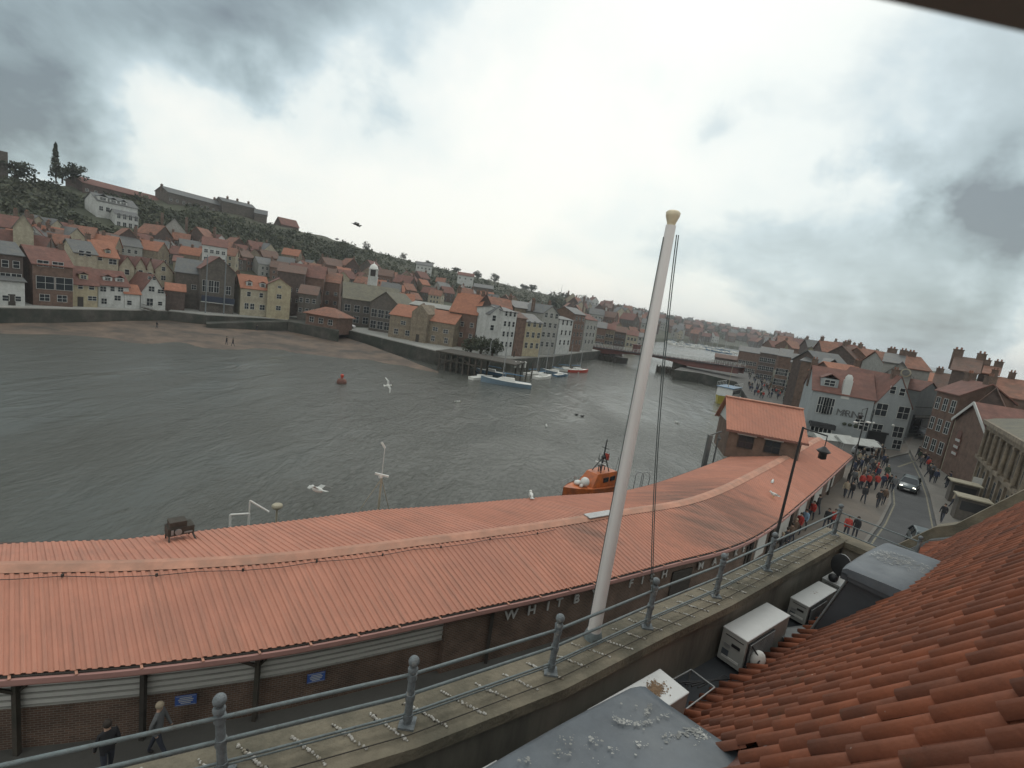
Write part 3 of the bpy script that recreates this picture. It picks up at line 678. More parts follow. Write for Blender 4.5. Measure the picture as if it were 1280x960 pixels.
# darker stained zone with a shape of its own
def stain_corr():
    m=M['corr']; nt=m.node_tree;N=nt.nodes;L=nt.links; b=N['Principled BSDF']; src=b.inputs['Base Color'].links[0].from_socket
    g_=N.new('ShaderNodeNewGeometry')
    vm=N.new('ShaderNodeVectorMath'); vm.operation='DISTANCE'; L.new(g_.outputs['Position'],vm.inputs[0]); vm.inputs[1].default_value=at(905,640,6.7)
    mp=N.new('ShaderNodeMapping'); mp.inputs['Rotation'].default_value=(0,0,R(50)); mp.inputs['Scale'].default_value=(.25,1.6,.5); L.new(g_.outputs['Position'],mp.inputs[0])
    n=N.new('ShaderNodeTexNoise'); n.inputs['Scale'].default_value=1.3; n.inputs['Detail'].default_value=6; L.new(mp.outputs[0],n.inputs[0])
    r=N.new('ShaderNodeMapRange'); r.inputs['From Min'].default_value=11; r.inputs['From Max'].default_value=3; r.inputs['To Min'].default_value=0; r.inputs['To Max'].default_value=1; L.new(vm.outputs['Value'],r.inputs['Value'])
    vm2=N.new('ShaderNodeVectorMath'); vm2.operation='DISTANCE'; L.new(g_.outputs['Position'],vm2.inputs[0]); vm2.inputs[1].default_value=at(735,668,6.7)
    r2=N.new('ShaderNodeMapRange'); r2.inputs['From Min'].default_value=3.5; r2.inputs['From Max'].default_value=.5; L.new(vm2.outputs['Value'],r2.inputs['Value'])
    ad=N.new('ShaderNodeMath'); ad.operation='MAXIMUM'; L.new(r.outputs[0],ad.inputs[0]); L.new(r2.outputs[0],ad.inputs[1])
    mu=N.new('ShaderNodeMath'); mu.operation='MULTIPLY'; L.new(ad.outputs[0],mu.inputs[0]); L.new(n.outputs['Fac'],mu.inputs[1])
    r3=N.new('ShaderNodeMapRange'); r3.inputs['From Min'].default_value=.25; r3.inputs['From Max'].default_value=.65; r3.inputs['To Max'].default_value=.85; L.new(mu.outputs[0],r3.inputs['Value'])
    mx=N.new('ShaderNodeMix'); mx.data_type='RGBA'; L.new(src,mx.inputs['A']); mx.inputs['B'].default_value=(.15,.095,.075,1); L.new(r3.outputs[0],mx.inputs['Factor']); L.new(mx.outputs['Result'],b.inputs['Base Color'])
stain_corr()
def weather_corr():
    nt=M['corr'].node_tree;N=nt.nodes;L=nt.links; b=N['Principled BSDF']; src=b.inputs['Base Color'].links[0].from_socket
    g_=N.new('ShaderNodeNewGeometry'); mp=N.new('ShaderNodeMapping'); mp.vector_type='TEXTURE'; mp.inputs['Rotation'].default_value=(0,0,R(136)); mp.inputs['Scale'].default_value=(3.2,.22,1); L.new(g_.outputs['Position'],mp.inputs[0])
    n=N.new('ShaderNodeTexNoise'); n.inputs['Scale'].default_value=1.; n.inputs['Detail'].default_value=7; n.inputs['Roughness'].default_value=.75; L.new(mp.outputs[0],n.inputs[0])
    r=N.new('ShaderNodeMapRange'); r.inputs['From Min'].default_value=.47; r.inputs['From Max'].default_value=.72; r.inputs['To Max'].default_value=.6; L.new(n.outputs['Fac'],r.inputs['Value'])
    mx=N.new('ShaderNodeMix'); mx.data_type='RGBA'; L.new(src,mx.inputs['A']); mx.inputs['B'].default_value=(.24,.135,.10,1); L.new(r.outputs[0],mx.inputs['Factor'])
    # specks of lichen and droppings
    n2=N.new('ShaderNodeTexNoise'); n2.inputs['Scale'].default_value=7.; n2.inputs['Detail'].default_value=5; n2.inputs['Roughness'].default_value=.8; L.new(g_.outputs['Position'],n2.inputs[0])
    r2=N.new('ShaderNodeMapRange'); r2.inputs['From Min'].default_value=.69; r2.inputs['From Max'].default_value=.73; r2.inputs['To Max'].default_value=.7; L.new(n2.outputs['Fac'],r2.inputs['Value'])
    m2=N.new('ShaderNodeMix'); m2.data_type='RGBA'; L.new(mx.outputs['Result'],m2.inputs['A']); m2.inputs['B'].default_value=(.5,.42,.34,1); L.new(r2.outputs[0],m2.inputs['Factor'])
    r3=N.new('ShaderNodeMapRange'); r3.inputs['From Min'].default_value=.33; r3.inputs['From Max'].default_value=.28; r3.inputs['To Max'].default_value=.75; L.new(n2.outputs['Fac'],r3.inputs['Value'])
    m3=N.new('ShaderNodeMix'); m3.data_type='RGBA'; L.new(m2.outputs['Result'],m3.inputs['A']); m3.inputs['B'].default_value=(.13,.09,.07,1); L.new(r3.outputs[0],m3.inputs['Factor'])
    L.new(m3.outputs['Result'],b.inputs['Base Color'])
weather_corr()
M['corr2']=corr_mat('faded_pink_fascia',(.37,.20,.175),(.28,.155,.14))
M['cap']=mat('pale_orange_ridge_cap',(.45,.225,.155),.8,.2,1.5,col2=(.30,.18,.13))
M['shutter']=mat('white_slatted_boarding',(.47,.465,.44),.6,.06,1.)
def proj(x,y,z):
    z-=H; zc=y*CP-z*SP; Y=y*SP+z*CP; a=x/zc;b=Y/zc
    return (640+(a*CR+b*SR)*F,480-(-a*SR+b*CR)*F)
def proj_x(p,z): return proj(p.x,p.y,z)[0]
mk=empty('fish_market',(0,0,0),0,'long low curving harbourside market hall with faded red ribbed roof and brick walls','market hall')
def sheet(fa,fb,name,mat_,side):
    """trapezoid ribs between inner edge fa(i) and outer edge fb(i)"""
    m=MB(); n=len(ST); prof=[(0,0),(.5,0),(.6,.034),(.88,.034),(.999,0)]
    vs=[];
    for i in range(n-1):
        for (t,h) in prof:
            s=min(i+t,n-1.001); k=int(s); f=s-k
            a=fa(k).lerp(fa(k+1),f); b=fb(k).lerp(fb(k+1),f); vs.append((a.x,a.y,a.z+h)); vs.append((b.x,b.y,b.z+h))
    c=len(vs)//2
    fs=[(2*i,2*i+1,2*i+3,2*i+2) if side>0 else (2*i,2*i+2,2*i+3,2*i+1) for i in range(c-1)]
    m.add(vs,fs); o=m.build(name,mat_,mk)
    sd=o.modifiers.new('t','SOLIDIFY'); sd.thickness=.02; sd.offset=-1
    return o
near=lambda i:ST[i]
ridge=lambda i:(ST[i]+nrm(i)*WR)+Vector((0,0,ZR-ZE))
def farp(i):
    px=proj_x(ST[i],ZE); return ST[i]+nrm(i)*lerp([(0,6.9),(200,7.3),(400,8.3),(620,8.9),(800,8.6),(930,7.9),(1060,7.6)],px)[0]
sheet(near,ridge,'near_roof_slope',M['corr'],1)
sheet(ridge,farp,'far_roof_slope',M['corr'],1)
# ridge cap
m=MB()
for i in range(0,len(ST)-1,1):
    a,b=ridge(i),ridge(i+1);na,nb=nrm(i),nrm(i+1)
    up=Vector((0,0,.085))
    p=[a-na*.30+Vector((0,0,-.03)),b-nb*.30+Vector((0,0,-.03)),b+up,a+up,b+nb*.30+Vector((0,0,.03)),a+na*.30+Vector((0,0,.03))]
    p[0].z+=.0; m.add(p,[(0,1,2,3),(3,2,4,5)])
m.build('ridge_cap',M['cap'],mk)
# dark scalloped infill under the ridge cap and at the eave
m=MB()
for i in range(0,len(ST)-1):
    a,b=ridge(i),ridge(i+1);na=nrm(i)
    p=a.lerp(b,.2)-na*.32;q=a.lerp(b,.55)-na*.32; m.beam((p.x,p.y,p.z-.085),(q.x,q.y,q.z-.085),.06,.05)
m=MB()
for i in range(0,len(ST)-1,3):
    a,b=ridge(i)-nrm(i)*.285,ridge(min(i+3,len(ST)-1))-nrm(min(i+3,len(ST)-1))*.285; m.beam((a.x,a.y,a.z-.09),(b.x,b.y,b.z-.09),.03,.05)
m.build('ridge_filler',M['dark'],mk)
def along(fa,off,z,w,h,name,mt,i0=0,i1=None,step=2):
    m=MB(); i1=i1 or len(ST)-1
    idx=list(range(i0,i1,step))+[i1]
    for a,b in zip(idx[:-1],idx[1:]):
        p=fa(a)+nrm(a)*off;q=fa(b)+nrm(b)*off
        m.beam((p.x,p.y,z),(q.x,q.y,z),w,h)
    return m.build(name,mt,mk)
along(near,-.06,ZE-.13,.14,.15,'gutter',M['corr2'])
along(near,.10,ZE-.24,.08,.30,'fascia',M['corr2'])
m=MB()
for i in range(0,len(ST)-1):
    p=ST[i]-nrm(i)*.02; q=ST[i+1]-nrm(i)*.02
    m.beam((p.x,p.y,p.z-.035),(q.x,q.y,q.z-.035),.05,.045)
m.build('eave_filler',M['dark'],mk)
for i in range(0,len(ST)-1,6):
    m=MB(); p=ST[i].lerp(ST[i+1],.5); n=nrm(i); m.beam((p.x-n.x*.14,p.y-n.y*.14,p.z-.02),(p.x+n.x*.1,p.y+n.y*.1,p.z+.0),.06,.03); m.build('gutter_strap',M['cap'],mk)
along(farp,.04,ZE-.06,.10,.12,'far_gutter',M['dark'])
# walls
WO=.5
def idx_at(px,py):
    p=at(px,py,ZE); return min(range(len(ST)),key=lambda i:(ST[i]-p).length)
iS=idx_at(572,766)
def wall(o0,z0,z1,i0,i1,name,mt,th=.2):
    return along(near,o0+th/2,(z0+z1)/2,th,z1-z0,name,mt,i0,i1,step=6)
wall(WO,3.3,ZE-1.4,0,iS,'brick_wall',M['brick'])
wall(WO-.05,ZE-1.4,ZE-.02,0,iS,'white_boarding',M['shutter'],.12)
m=MB()
for k in range(5):
    z=ZE-1.33+k*.19
    for i in range(0,iS,4):
        p=ST[i]+nrm(i)*(WO-.07);q=ST[min(i+4,iS)]+nrm(min(i+4,iS))*(WO-.07); m.beam((p.x,p.y,z),(q.x,q.y,z),.05,.035)
m.build('boarding_slat',M['greystone'],mk)
wall(.32,3.3,ZE-.02,iS,len(ST)-1-0,'letter_wall',M['brick'])
wall(WD-.7,3.3,ZE,0,len(ST)-1,'rear_wall',M['darkbrick'])
# end walls + ceiling
for i,s_ in ((0,1),(len(ST)-1,-1)):
    n=nrm(i);a=ST[i]+n*.7;b=ST[i]+n*(WD-.6);r_=ST[i]+n*WR
    mm=MB(); mm.add([(a.x,a.y,3.3),(b.x,b.y,3.3),(b.x,b.y,ZE),(r_.x,r_.y,ZR-.05),(a.x,a.y,ZE)],[(0,1,2,3,4)]); mm.build('end_wall',M['brick'],mk)
a=ST[iS]+nrm(iS)*.32;b=ST[iS]+nrm(iS)*(WO+.1);m=MB();m.beam((a.x,a.y,(3.3+ZE)/2),(b.x,b.y,(3.3+ZE)/2),.2,ZE-3.3);m.build('return_wall',M['brick'],mk)
# openings beyond the lettering: pale shutters with dark posts
def panel(pxa,pxb,z0,z1,mt,name,off=.28,th=.06):
    i0=idx_at(*pxa);i1=idx_at(*pxb); m=MB()
    p=ST[i0]+nrm(i0)*off;q=ST[i1]+nrm(i1)*off; m.beam((p.x,p.y,(z0+z1)/2),(q.x,q.y,(z0+z1)/2),th,z1-z0); return m.build(name,mt,mk)
for a,b in (((962,664),(970,656)),((985,645),(1000,632)),((1008,622),(1018,614)),((1026,606),(1036,597)),((1042,590),(1050,583))):
    panel(a,b,3.9,5.9,M['shutter'],'shutter_panel')
for a,b in (((945,670),(955,666)),((850,699),(872,692))):
    panel(a,b,3.5,5.2,M['dark'],'opening')
# columns with brackets
CMAT=M['timber']
def column(px,py,mt,off=WO-.2,brk=True,name='column'):
    i=idx_at(px,py);n=nrm(i);t=Vector((n.y,-n.x,0)); p=ST[i]+n*off; m=MB()
    m.beam((p.x,p.y,3.3),(p.x,p.y,ZE-.1),.13,.13)
    if brk:
        for s_ in (-1,1): m.beam((p.x,p.y,ZE-.8),(p.x+t.x*.55*s_,p.y+t.y*.55*s_,ZE-.3),.08,.08)
    m.build(name,mt,mk)
for x,y in ((25,843),(325,813)): column(x,y,M['timber'])
column(188,829,M['dark'],brk=False,name='downpipe')
for x,y in ((625,754),): column(x,y,M['dark'],off=.24,brk=False,name='downpipe')
for x,y in ((948,668),(975,652),(1000,630),(1022,609),(1045,588)): column(x,y,M['dark'],off=.2,brk=False)
# blue signs
def sign(px,py,ipx,ipy,mt=None):
    i=idx_at(ipx,ipy);n=tn(i); base=ST[i]+nrm(i)*(WO-.01)
    d=ray(px,py); # meet the wall plane
    t=((base.x)*n.x+(base.y)*n.y)/(d[0]*n.x+d[1]*n.y); p=Vector((d[0]*t,d[1]*t,H+d[2]*t))-n*.05
    ang=math.atan2(-n.x,n.y); r=empty('sign',(p.x,p.y,p.z),ang)
    b=MB();b.box(-.28,.28,-.02,.0,-.17,.17);b.build('panel',M['signblue'],r)
    b=MB();b.box(-.26,.26,-.024,-.02,.145,.155);b.box(-.26,.26,-.024,-.02,-.155,-.145)
    for z,w in ((.09,.16),(.03,.2),(-.03,.18),(-.09,.13)): b.box(-w,w,-.024,-.02,z-.014,z+.014)
    b.build('lettering',M['frame'],r); return r
M['signblue']=mat('blue_sign_enamel',(.045,.10,.32),.4,.08,4.)
tag(sign(233,873,232,825),'small blue sign with white lines on the brick wall, the one nearer the left edge','sign')
tag(sign(395,845,390,802),'small blue sign with white lines on the brick wall, the one nearer the lettering','sign')
# letters
M['letter']=mat('silver_sign_letters',(.42,.42,.41),.5,.08,5.)
def letter(ch,px,py,h=.42):
    i=min(range(len(ST)),key=lambda k:abs(proj_x(ST[k]+nrm(k)*.3,ZE-.6)-px)); n=nrm(i); base=ST[i]+n*.28
    d=ray(px,py); t=((base.x)*n.x+(base.y)*n.y)/(d[0]*n.x+d[1]*n.y); p=Vector((d[0]*t,d[1]*t,H+d[2]*t))
    cu=bpy.data.curves.new('letter','FONT'); cu.body=ch; cu.size=h*1.38; cu.extrude=.025; cu.align_x='CENTER'; cu.align_y='CENTER'; cu.offset=.008
    to=bpy.data.objects.new('tmp',cu); C.objects.link(to); dg=bpy.context.evaluated_depsgraph_get(); me=bpy.data.meshes.new_from_object(to.evaluated_get(dg)); bpy.data.objects.remove(to)
    me.materials.clear(); me.materials.append(M['letter'])
    n=tn(i); o=objof('letter',me,mk,(p.x,p.y,ZE-.84)); o.rotation_euler=(PI/2,0,math.atan2(-n.x,n.y)); 
    return p
def proj(x,y,z):
    z-=H; zc=y*CP-z*SP; Y=y*SP+z*CP; a=x/zc;b=Y/zc
    return (640+(a*CR+b*SR)*F,480-(-a*SR+b*CR)*F)
def proj_x(p,z): return proj(p.x,p.y,z)[0]
LT=[('W',640,761),('H',666,755),('I',686,752),('T',700,748),('B',722,742),('Y',744,738),('F',790,723),('I',804,720),('S',816,717),('H',832,711),('M',879,694),('A',896,690),('R',911,686),('K',922,683),('E',931,680),('T',940,677)]
for l in LT: letter(*l)
# upper storey tower
A=at(905,570,ZE);B=at(996,581,ZE+.5)
Bq=Vector((B.x,B.y,ZE)); d=(Bq-A); w=d.length; ang=math.atan2(d.y,d.x)
r=empty('upper_storey',(A.x,A.y,ZE-.1),ang); r.parent=mk
he=zat(A,911,531)-ZE+.1
wl_=MB(); wl_.box(0,w,0,5.6,-.2,he); wl_.build('wall',M['towbrick'],r)
g_=MB(); g_.add([(w,0,he),(w,5.6,he),(w,2.8,he+2.3),(0,0,he),(0,5.6,he),(0,2.8,he+2.3)],[(0,1,2),(3,5,4)]); g_.build('gable',M['frame'],r)
# corrugated roof of tower
m=MB(); nr=26
for (y0,z0,y1,z1) in ((-.45,he-.35,2.8,he+2.35),(6.05,he-.35,2.8,he+2.35)):
    vs=[]
    for i in range(nr):
        for (t,h) in ((0,0),(.5,0),(.6,.04),(.9,.04)):
            x=-.4+(w+.8)*(i+t)/nr; vs+= [(x,y0,z0+h),(x,y1,z1+h)]
    c=len(vs)//2; m.add(vs,[(2*i,2*i+2,2*i+3,2*i+1) for i in range(c-1)])
o=m.build('roof',M['corrT'] if 'corrT' in M else M['corr'],r); sd=o.modifiers.new('t','SOLIDIFY'); sd.thickness=.06
m=MB(); m.box(-.42,w+.42,-.5,-.42,he-.55,he-.36); m.build('gutter',M['redroof'],r)
for i in range(9):
    pass
m=MB(); m.box(-.4,w+.4,2.55,3.05,he+2.33,he+2.42); m.build('ridge_cap',M['cap'],r)
for fx in (.25,.62):
    o=add_window(r,fx*w,-.012,he-1.35,1.3,1.1,0,'dark')
    b=MB(); b.box(fx*w-.85,fx*w+.85,-.12,-.01,he-.72,he-.56); b.build('lintel',M['frame'],r)
for fy in (1.2,3.6):
    b=MB(); b.box(w+.0,w+.12,fy-.5,fy+.5,he-1.25,he-1.1); b.build('lintel',M['frame'],r)
    add_window(r,w+.012,fy,he-1.75,.9,.9,PI/2,'dark')
b=MB(); b.box(-.15,w+.15,-.15,5.8,-.1,.08); b.build('flashing',M['greystone'],r)
# cables along the ridge with clips, lead patch
m=MB(); pts=[]
for i in range(0,idx_at(760,722),5):
    p=ridge(i)-nrm(i)*(.62 if (i//5)%3 else .5)+Vector((0,0,-.05)); pts.append(p)
m.path(pts,.012,5)
m.build('roof_cable',M['lamp'],mk)
m=MB()
for p in pts[::2]: m.box(p.x-.03,p.x+.03,p.y-.03,p.y+.03,p.z-.03,p.z+.07)
m.build('cable_clip',M['dark'],mk)
i0=min(range(len(ST)),key=lambda k:abs(proj_x(ridge(k),ZR)-732));i1=min(range(len(ST)),key=lambda k:abs(proj_x(ridge(k),ZR)-765))
m=MB(); a=ridge(i0);b=ridge(i1); m.beam((a.x,a.y,a.z+.1),(b.x,b.y,b.z+.1),.5,.05); m.build('lead_patch',M['steel'],mk)
print('market',LEN,len(ST),'tower w',w,'he',he, 'ridge px',[tuple(round(c) for c in proj(*ridge(i))) for i in range(0,len(ST),40)],'far px',[tuple(round(c) for c in proj(*farp(i))) for i in range(0,len(ST),40)])
# ------------------------------------------------------------------ the building we stand on
BP=[at(x,y,13) for x,y in [(278,968),(509,905),(688,840),(808,783),(894,745),(958,712),(1042,668)]]
BP=[Vector((-8.6,.55,13)),Vector((-5.6,1.95,13)),Vector((-3.7,2.85,13))]+BP
def line_norm(P,i):
    a=P[max(0,i-1)];b=P[min(len(P)-1,i+1)];d=(b-a);d.z=0;d.normalize();return Vector((d.y,-d.x,0))   # towards roof
hb=empty('harbour_office',(0,0,0),0,'roof of the near building: red pantiles, lead dormers and a concrete parapet with stone coping','building')
M['concrete']=mat('stained_parapet_concrete',(.20,.187,.155),.9,.2,1.2,.2,12.,stretch=(1,1,.25),col2=(.085,.085,.072),c2lo=.45,c2hi=.65)
M['coping']=mat('mossy_sandstone_coping',(.19,.165,.12),.95,.25,2.,.4,20.,col2=(.10,.092,.068),c2lo=.42,c2hi=.62)
M['lead']=mat('weathered_lead',(.085,.10,.115),.55,.25,2.2,.15,8.,col2=(.13,.145,.155),c2lo=.42,c2hi=.7)
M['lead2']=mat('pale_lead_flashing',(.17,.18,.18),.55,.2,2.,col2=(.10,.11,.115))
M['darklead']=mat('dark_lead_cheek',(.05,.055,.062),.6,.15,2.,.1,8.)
M['tile']=mat('red_clay_pantile',(.235,.078,.040),.82,.22,2.6,.12,30.,col2=(.15,.056,.034),c2lo=.46,c2hi=.68)
M['drop2']=mat('flat_droppings',(.40,.40,.375),.85,.3,12.,col2=(.15,.155,.15),c2lo=.4,c2hi=.6)
M['drop']=mat('bird_droppings',(.46,.445,.41),.9,.2,20.,.4,60.,col2=(.25,.22,.17),c2lo=.5,c2hi=.6)
def ribbon(P,o0,o1,z0,z1,name,mt,par):
    m=MB()
    k=[]
    for i,p in enumerate(P):
        n=line_norm(P,i); k.append([p+n*o0,p+n*o1])
    vs=[]
    for a,b in k: vs+=[(a.x,a.y,z0),(b.x,b.y,z0),(b.x,b.y,z1),(a.x,a.y,z1)]
    fs=[]
    for i in range(len(k)-1):
        for j in range(4): fs.append((4*i+j,4*i+4+j,4*i+4+(j+1)%4,4*i+(j+1)%4))
    m.add(vs,fs+[(3,2,1,0),tuple(4*(len(k)-1)+j for j in range(4))]); return m.build(name,mt,par)
PP=BP+[]; 
endp=BP[-1]; nE=line_norm(BP,len(BP)-1); PP=BP[:-1]+[endp+UA*.35]
cp_=ribbon(PP,-.33,.30,12.86,13.0,'coping',M['coping'],hb)
ribbon(PP,-.26,.22,3.3,12.86,'parapet',M['concrete'],hb)
# return parapet at far end
e=PP[-1]; ret=[e-UA*.28-VA*.0+VA*.3, e-UA*.28+VA*1.7]
m=MB(); m.beam((ret[0].x,ret[0].y,12.93),(ret[1].x,ret[1].y,12.93),.56,.14); m.build('return_coping',M['coping'],hb)
m=MB(); m.beam((ret[0].x,ret[0].y,8),(ret[1].x,ret[1].y,8),.4,9.7); m.build('return_parapet',M['concrete'],hb)
# gutter floor + back wall
ribbon(BP,.2,1.6,11.7,11.95,'gutter_floor',M['darklead'],hb)
# tile roof
V0,Z0=1.0,12.18; VB,ZB=1.33,12.42; PT=R(54.5); VT=5.2
U0,U1=-4.2,17.0
def eave_shift(a): # follow the slight curve of the parapet
    return 0
def roof_z(b): return Z0+(b-V0)*(ZB-Z0)/(VB-V0) if b<VB else ZB+(b-VB)*math.tan(PT)
m=MB(); TW=.275; ncol=int((U1-U0)/TW)
cs=[(0,0),(.01,.03),(.03,.052),(.058,.062),(.086,.052),(.108,.03),(.12,.002),(.17,-.014),(.22,-.014),(.275,0)]
rows=[(math.hypot(VB-V0,ZB-Z0),math.atan2(ZB-Z0,VB-V0),V0,Z0)]
sl=(VT-VB)/math.cos(PT); nrw=int(sl/.40)
for i in range(nrw):
    b=VB+i*.40*math.cos(PT); rows.append((.40,PT,b,ZB+(b-VB)*math.tan(PT)))
rnd=random.Random(4)
for ri,(ln,pt,b0,z0) in enumerate(rows):
    c,s_=math.cos(pt),math.sin(pt)
    for j in range(ncol):
        a0=U0+j*TW; dl=rnd.uniform(-.02,.02)+(rnd.uniform(-.09,.0) if rnd.random()<.03 else 0); lift=.036+rnd.uniform(-.006,.010); da=rnd.uniform(-.004,.004)
        if b0>1.0 and b0<2.15 and (7.7<a0<9.75): continue
        if b0<2.55 and a0<1.72 and a0>-1.0 and b0>.9: continue
        vs=[]
        for (l,h0) in ((-.03+dl,lift),(ln+.04,.0)):
            for (x,h) in cs:
                q=UVW(a0+x*1.02+da,b0+l*c-(h+h0)*s_,z0+l*s_+(h+h0)*c); vs.append(q)
        for (x,h) in cs:
            l=-.03+dl; h0=lift-.055; q=UVW(a0+x*1.02+da,b0+l*c-(h*.6+h0)*s_,z0+l*s_+(h*.6+h0)*c); vs.append(q)
        n=len(cs); fs=[(i,i+1,n+i+1,n+i) for i in range(n-1)]; m.add(vs,fs,0,True)
        o=len(m.v)-3*n
        for i in range(n-1): m.f.append([o+i,o+2*n+i,o+2*n+i+1,o+i+1]); m.m.append(0); m.sm.append(False)
tr=m.build('tiled_roof',M['tile'],hb)
nt=M['tile'].node_tree; N=nt.nodes; L=nt.links; b_=N['Principled BSDF']; src=b_.inputs['Base Color'].links[0].from_socket
gi=N.new('ShaderNodeNewGeometry'); rp=N.new('ShaderNodeValToRGB'); L.new(gi.outputs['Random Per Island'],rp.inputs[0]); rp.color_ramp.elements[0].color=(.74,.76,.78,1); rp.color_ramp.elements[1].color=(1.22,1.12,1.0,1)
e=rp.color_ramp.elements.new(.12); e.color=(.85,.85,.85,1)
mu=N.new('ShaderNodeMix'); mu.data_type='RGBA'; mu.blend_type='MULTIPLY'; mu.inputs['Factor'].default_value=1; L.new(src,mu.inputs['A']); L.new(rp.outputs[0],mu.inputs['B'])
tcx=N.new('ShaderNodeTexCoord'); nn=N.new('ShaderNodeTexNoise'); nn.inputs['Scale'].default_value=1.1; nn.inputs['Detail'].default_value=9; nn.inputs['Roughness'].default_value=.8; L.new(tcx.outputs['Object'],nn.inputs[0])
mr=N.new('ShaderNodeMapRange'); mr.inputs['From Min'].default_value=.60; mr.inputs['From Max'].default_value=.72; mr.inputs['To Max'].default_value=.8; L.new(nn.outputs['Fac'],mr.inputs['Value'])
mo=N.new('ShaderNodeMix'); mo.data_type='RGBA'; L.new(mu.outputs['Result'],mo.inputs['A']); mo.inputs['B'].default_value=(.085,.075,.045,1); L.new(mr.outputs[0],mo.inputs['Factor'])
n5=N.new('ShaderNodeTexNoise'); n5.inputs['Scale'].default_value=14; n5.inputs['Detail'].default_value=3; L.new(tcx.outputs['Object'],n5.inputs[0])
m5=N.new('ShaderNodeMapRange'); m5.inputs['From Min'].default_value=.745; m5.inputs['From Max'].default_value=.77; L.new(n5.outputs['Fac'],m5.inputs['Value'])
mo2=N.new('ShaderNodeMix'); mo2.data_type='RGBA'; L.new(mo.outputs['Result'],mo2.inputs['A']); mo2.inputs['B'].default_value=(.42,.38,.32,1); L.new(m5.outputs[0],mo2.inputs['Factor']); L.new(mo2.outputs['Result'],b_.inputs['Base Color'])
# battens/underlay
m=MB(); e0=-.05
P=[UVW(U0,V0,Z0-.08),UVW(U1,V0,Z0-.08),UVW(U1,VB,ZB-.08),UVW(U0,VB,ZB-.08),UVW(U0,VT,ZB+(VT-VB)*math.tan(PT)-.09),UVW(U1,VT,ZB+(VT-VB)*math.tan(PT)-.09)]
m.add(P,[(0,1,2,3),(3,2,5,4)]); m.build('roof_underlay',M['redroof'],hb)
# eave wall, outer walls, rear slope
m=MB()
def uvbox(m,a0,a1,b0,b1,z0,z1,mi=0):
    vs=[UVW(a,b,z) for z in (z0,z1) for (a,b) in ((a0,b0),(a1,b0),(a1,b1),(a0,b1))]
    m.add(vs,[(0,1,2,3),(7,6,5,4),(4,5,1,0),(5,6,2,1),(6,7,3,2),(7,4,0,3)],mi)
uvbox(m,U0,U1+.6,1.15,9,3.3,12.1); m.build('main_wall',M['towbrick'],hb)
m=MB(); zt=ZB+(VT-VB)*math.tan(PT); P=[UVW(U0,VT,zt),UVW(U1,VT,zt),UVW(U1,9,zt-4),UVW(U0,9,zt-4)]; m.add(P,[(0,3,2,1)]); m.build('rear_slope',M['redroof'],hb)
# far verge: lead gutter strip and stone coping following the slope
m=MB(); m2=MB(); m3=MB()
vz=[(V0-1.6,Z0-2.0),(V0-.1,Z0-.05),(VB,ZB),(VT,ZB+(VT-VB)*math.tan(PT))]
for (b0,z0),(b1,z1) in zip(vz[:-1],vz[1:]):
    def slab(mm,a0,a1,h0,h1):
        vs=[UVW(a,b,z+h) for h in (h0,h1) for (a,b,z) in ((a0,b0,z0),(a1,b0,z0),(a1,b1,z1),(a0,b1,z1))]
        mm.add(vs,[(0,1,2,3),(7,6,5,4),(4,5,1,0),(5,6,2,1),(6,7,3,2),(7,4,0,3)])
    slab(m,U1+.0,U1+.30,-.2,.10); slab(m2,U1+.27,U1+.85,-.2,.48); slab(m3,U1+.33,U1+.8,-9,-.2)
m.build('verge_flashing',M['lead2'],hb); m2.build('verge_coping',M['coping'],hb); m3.build('gable_wall',M['towbrick'],hb)
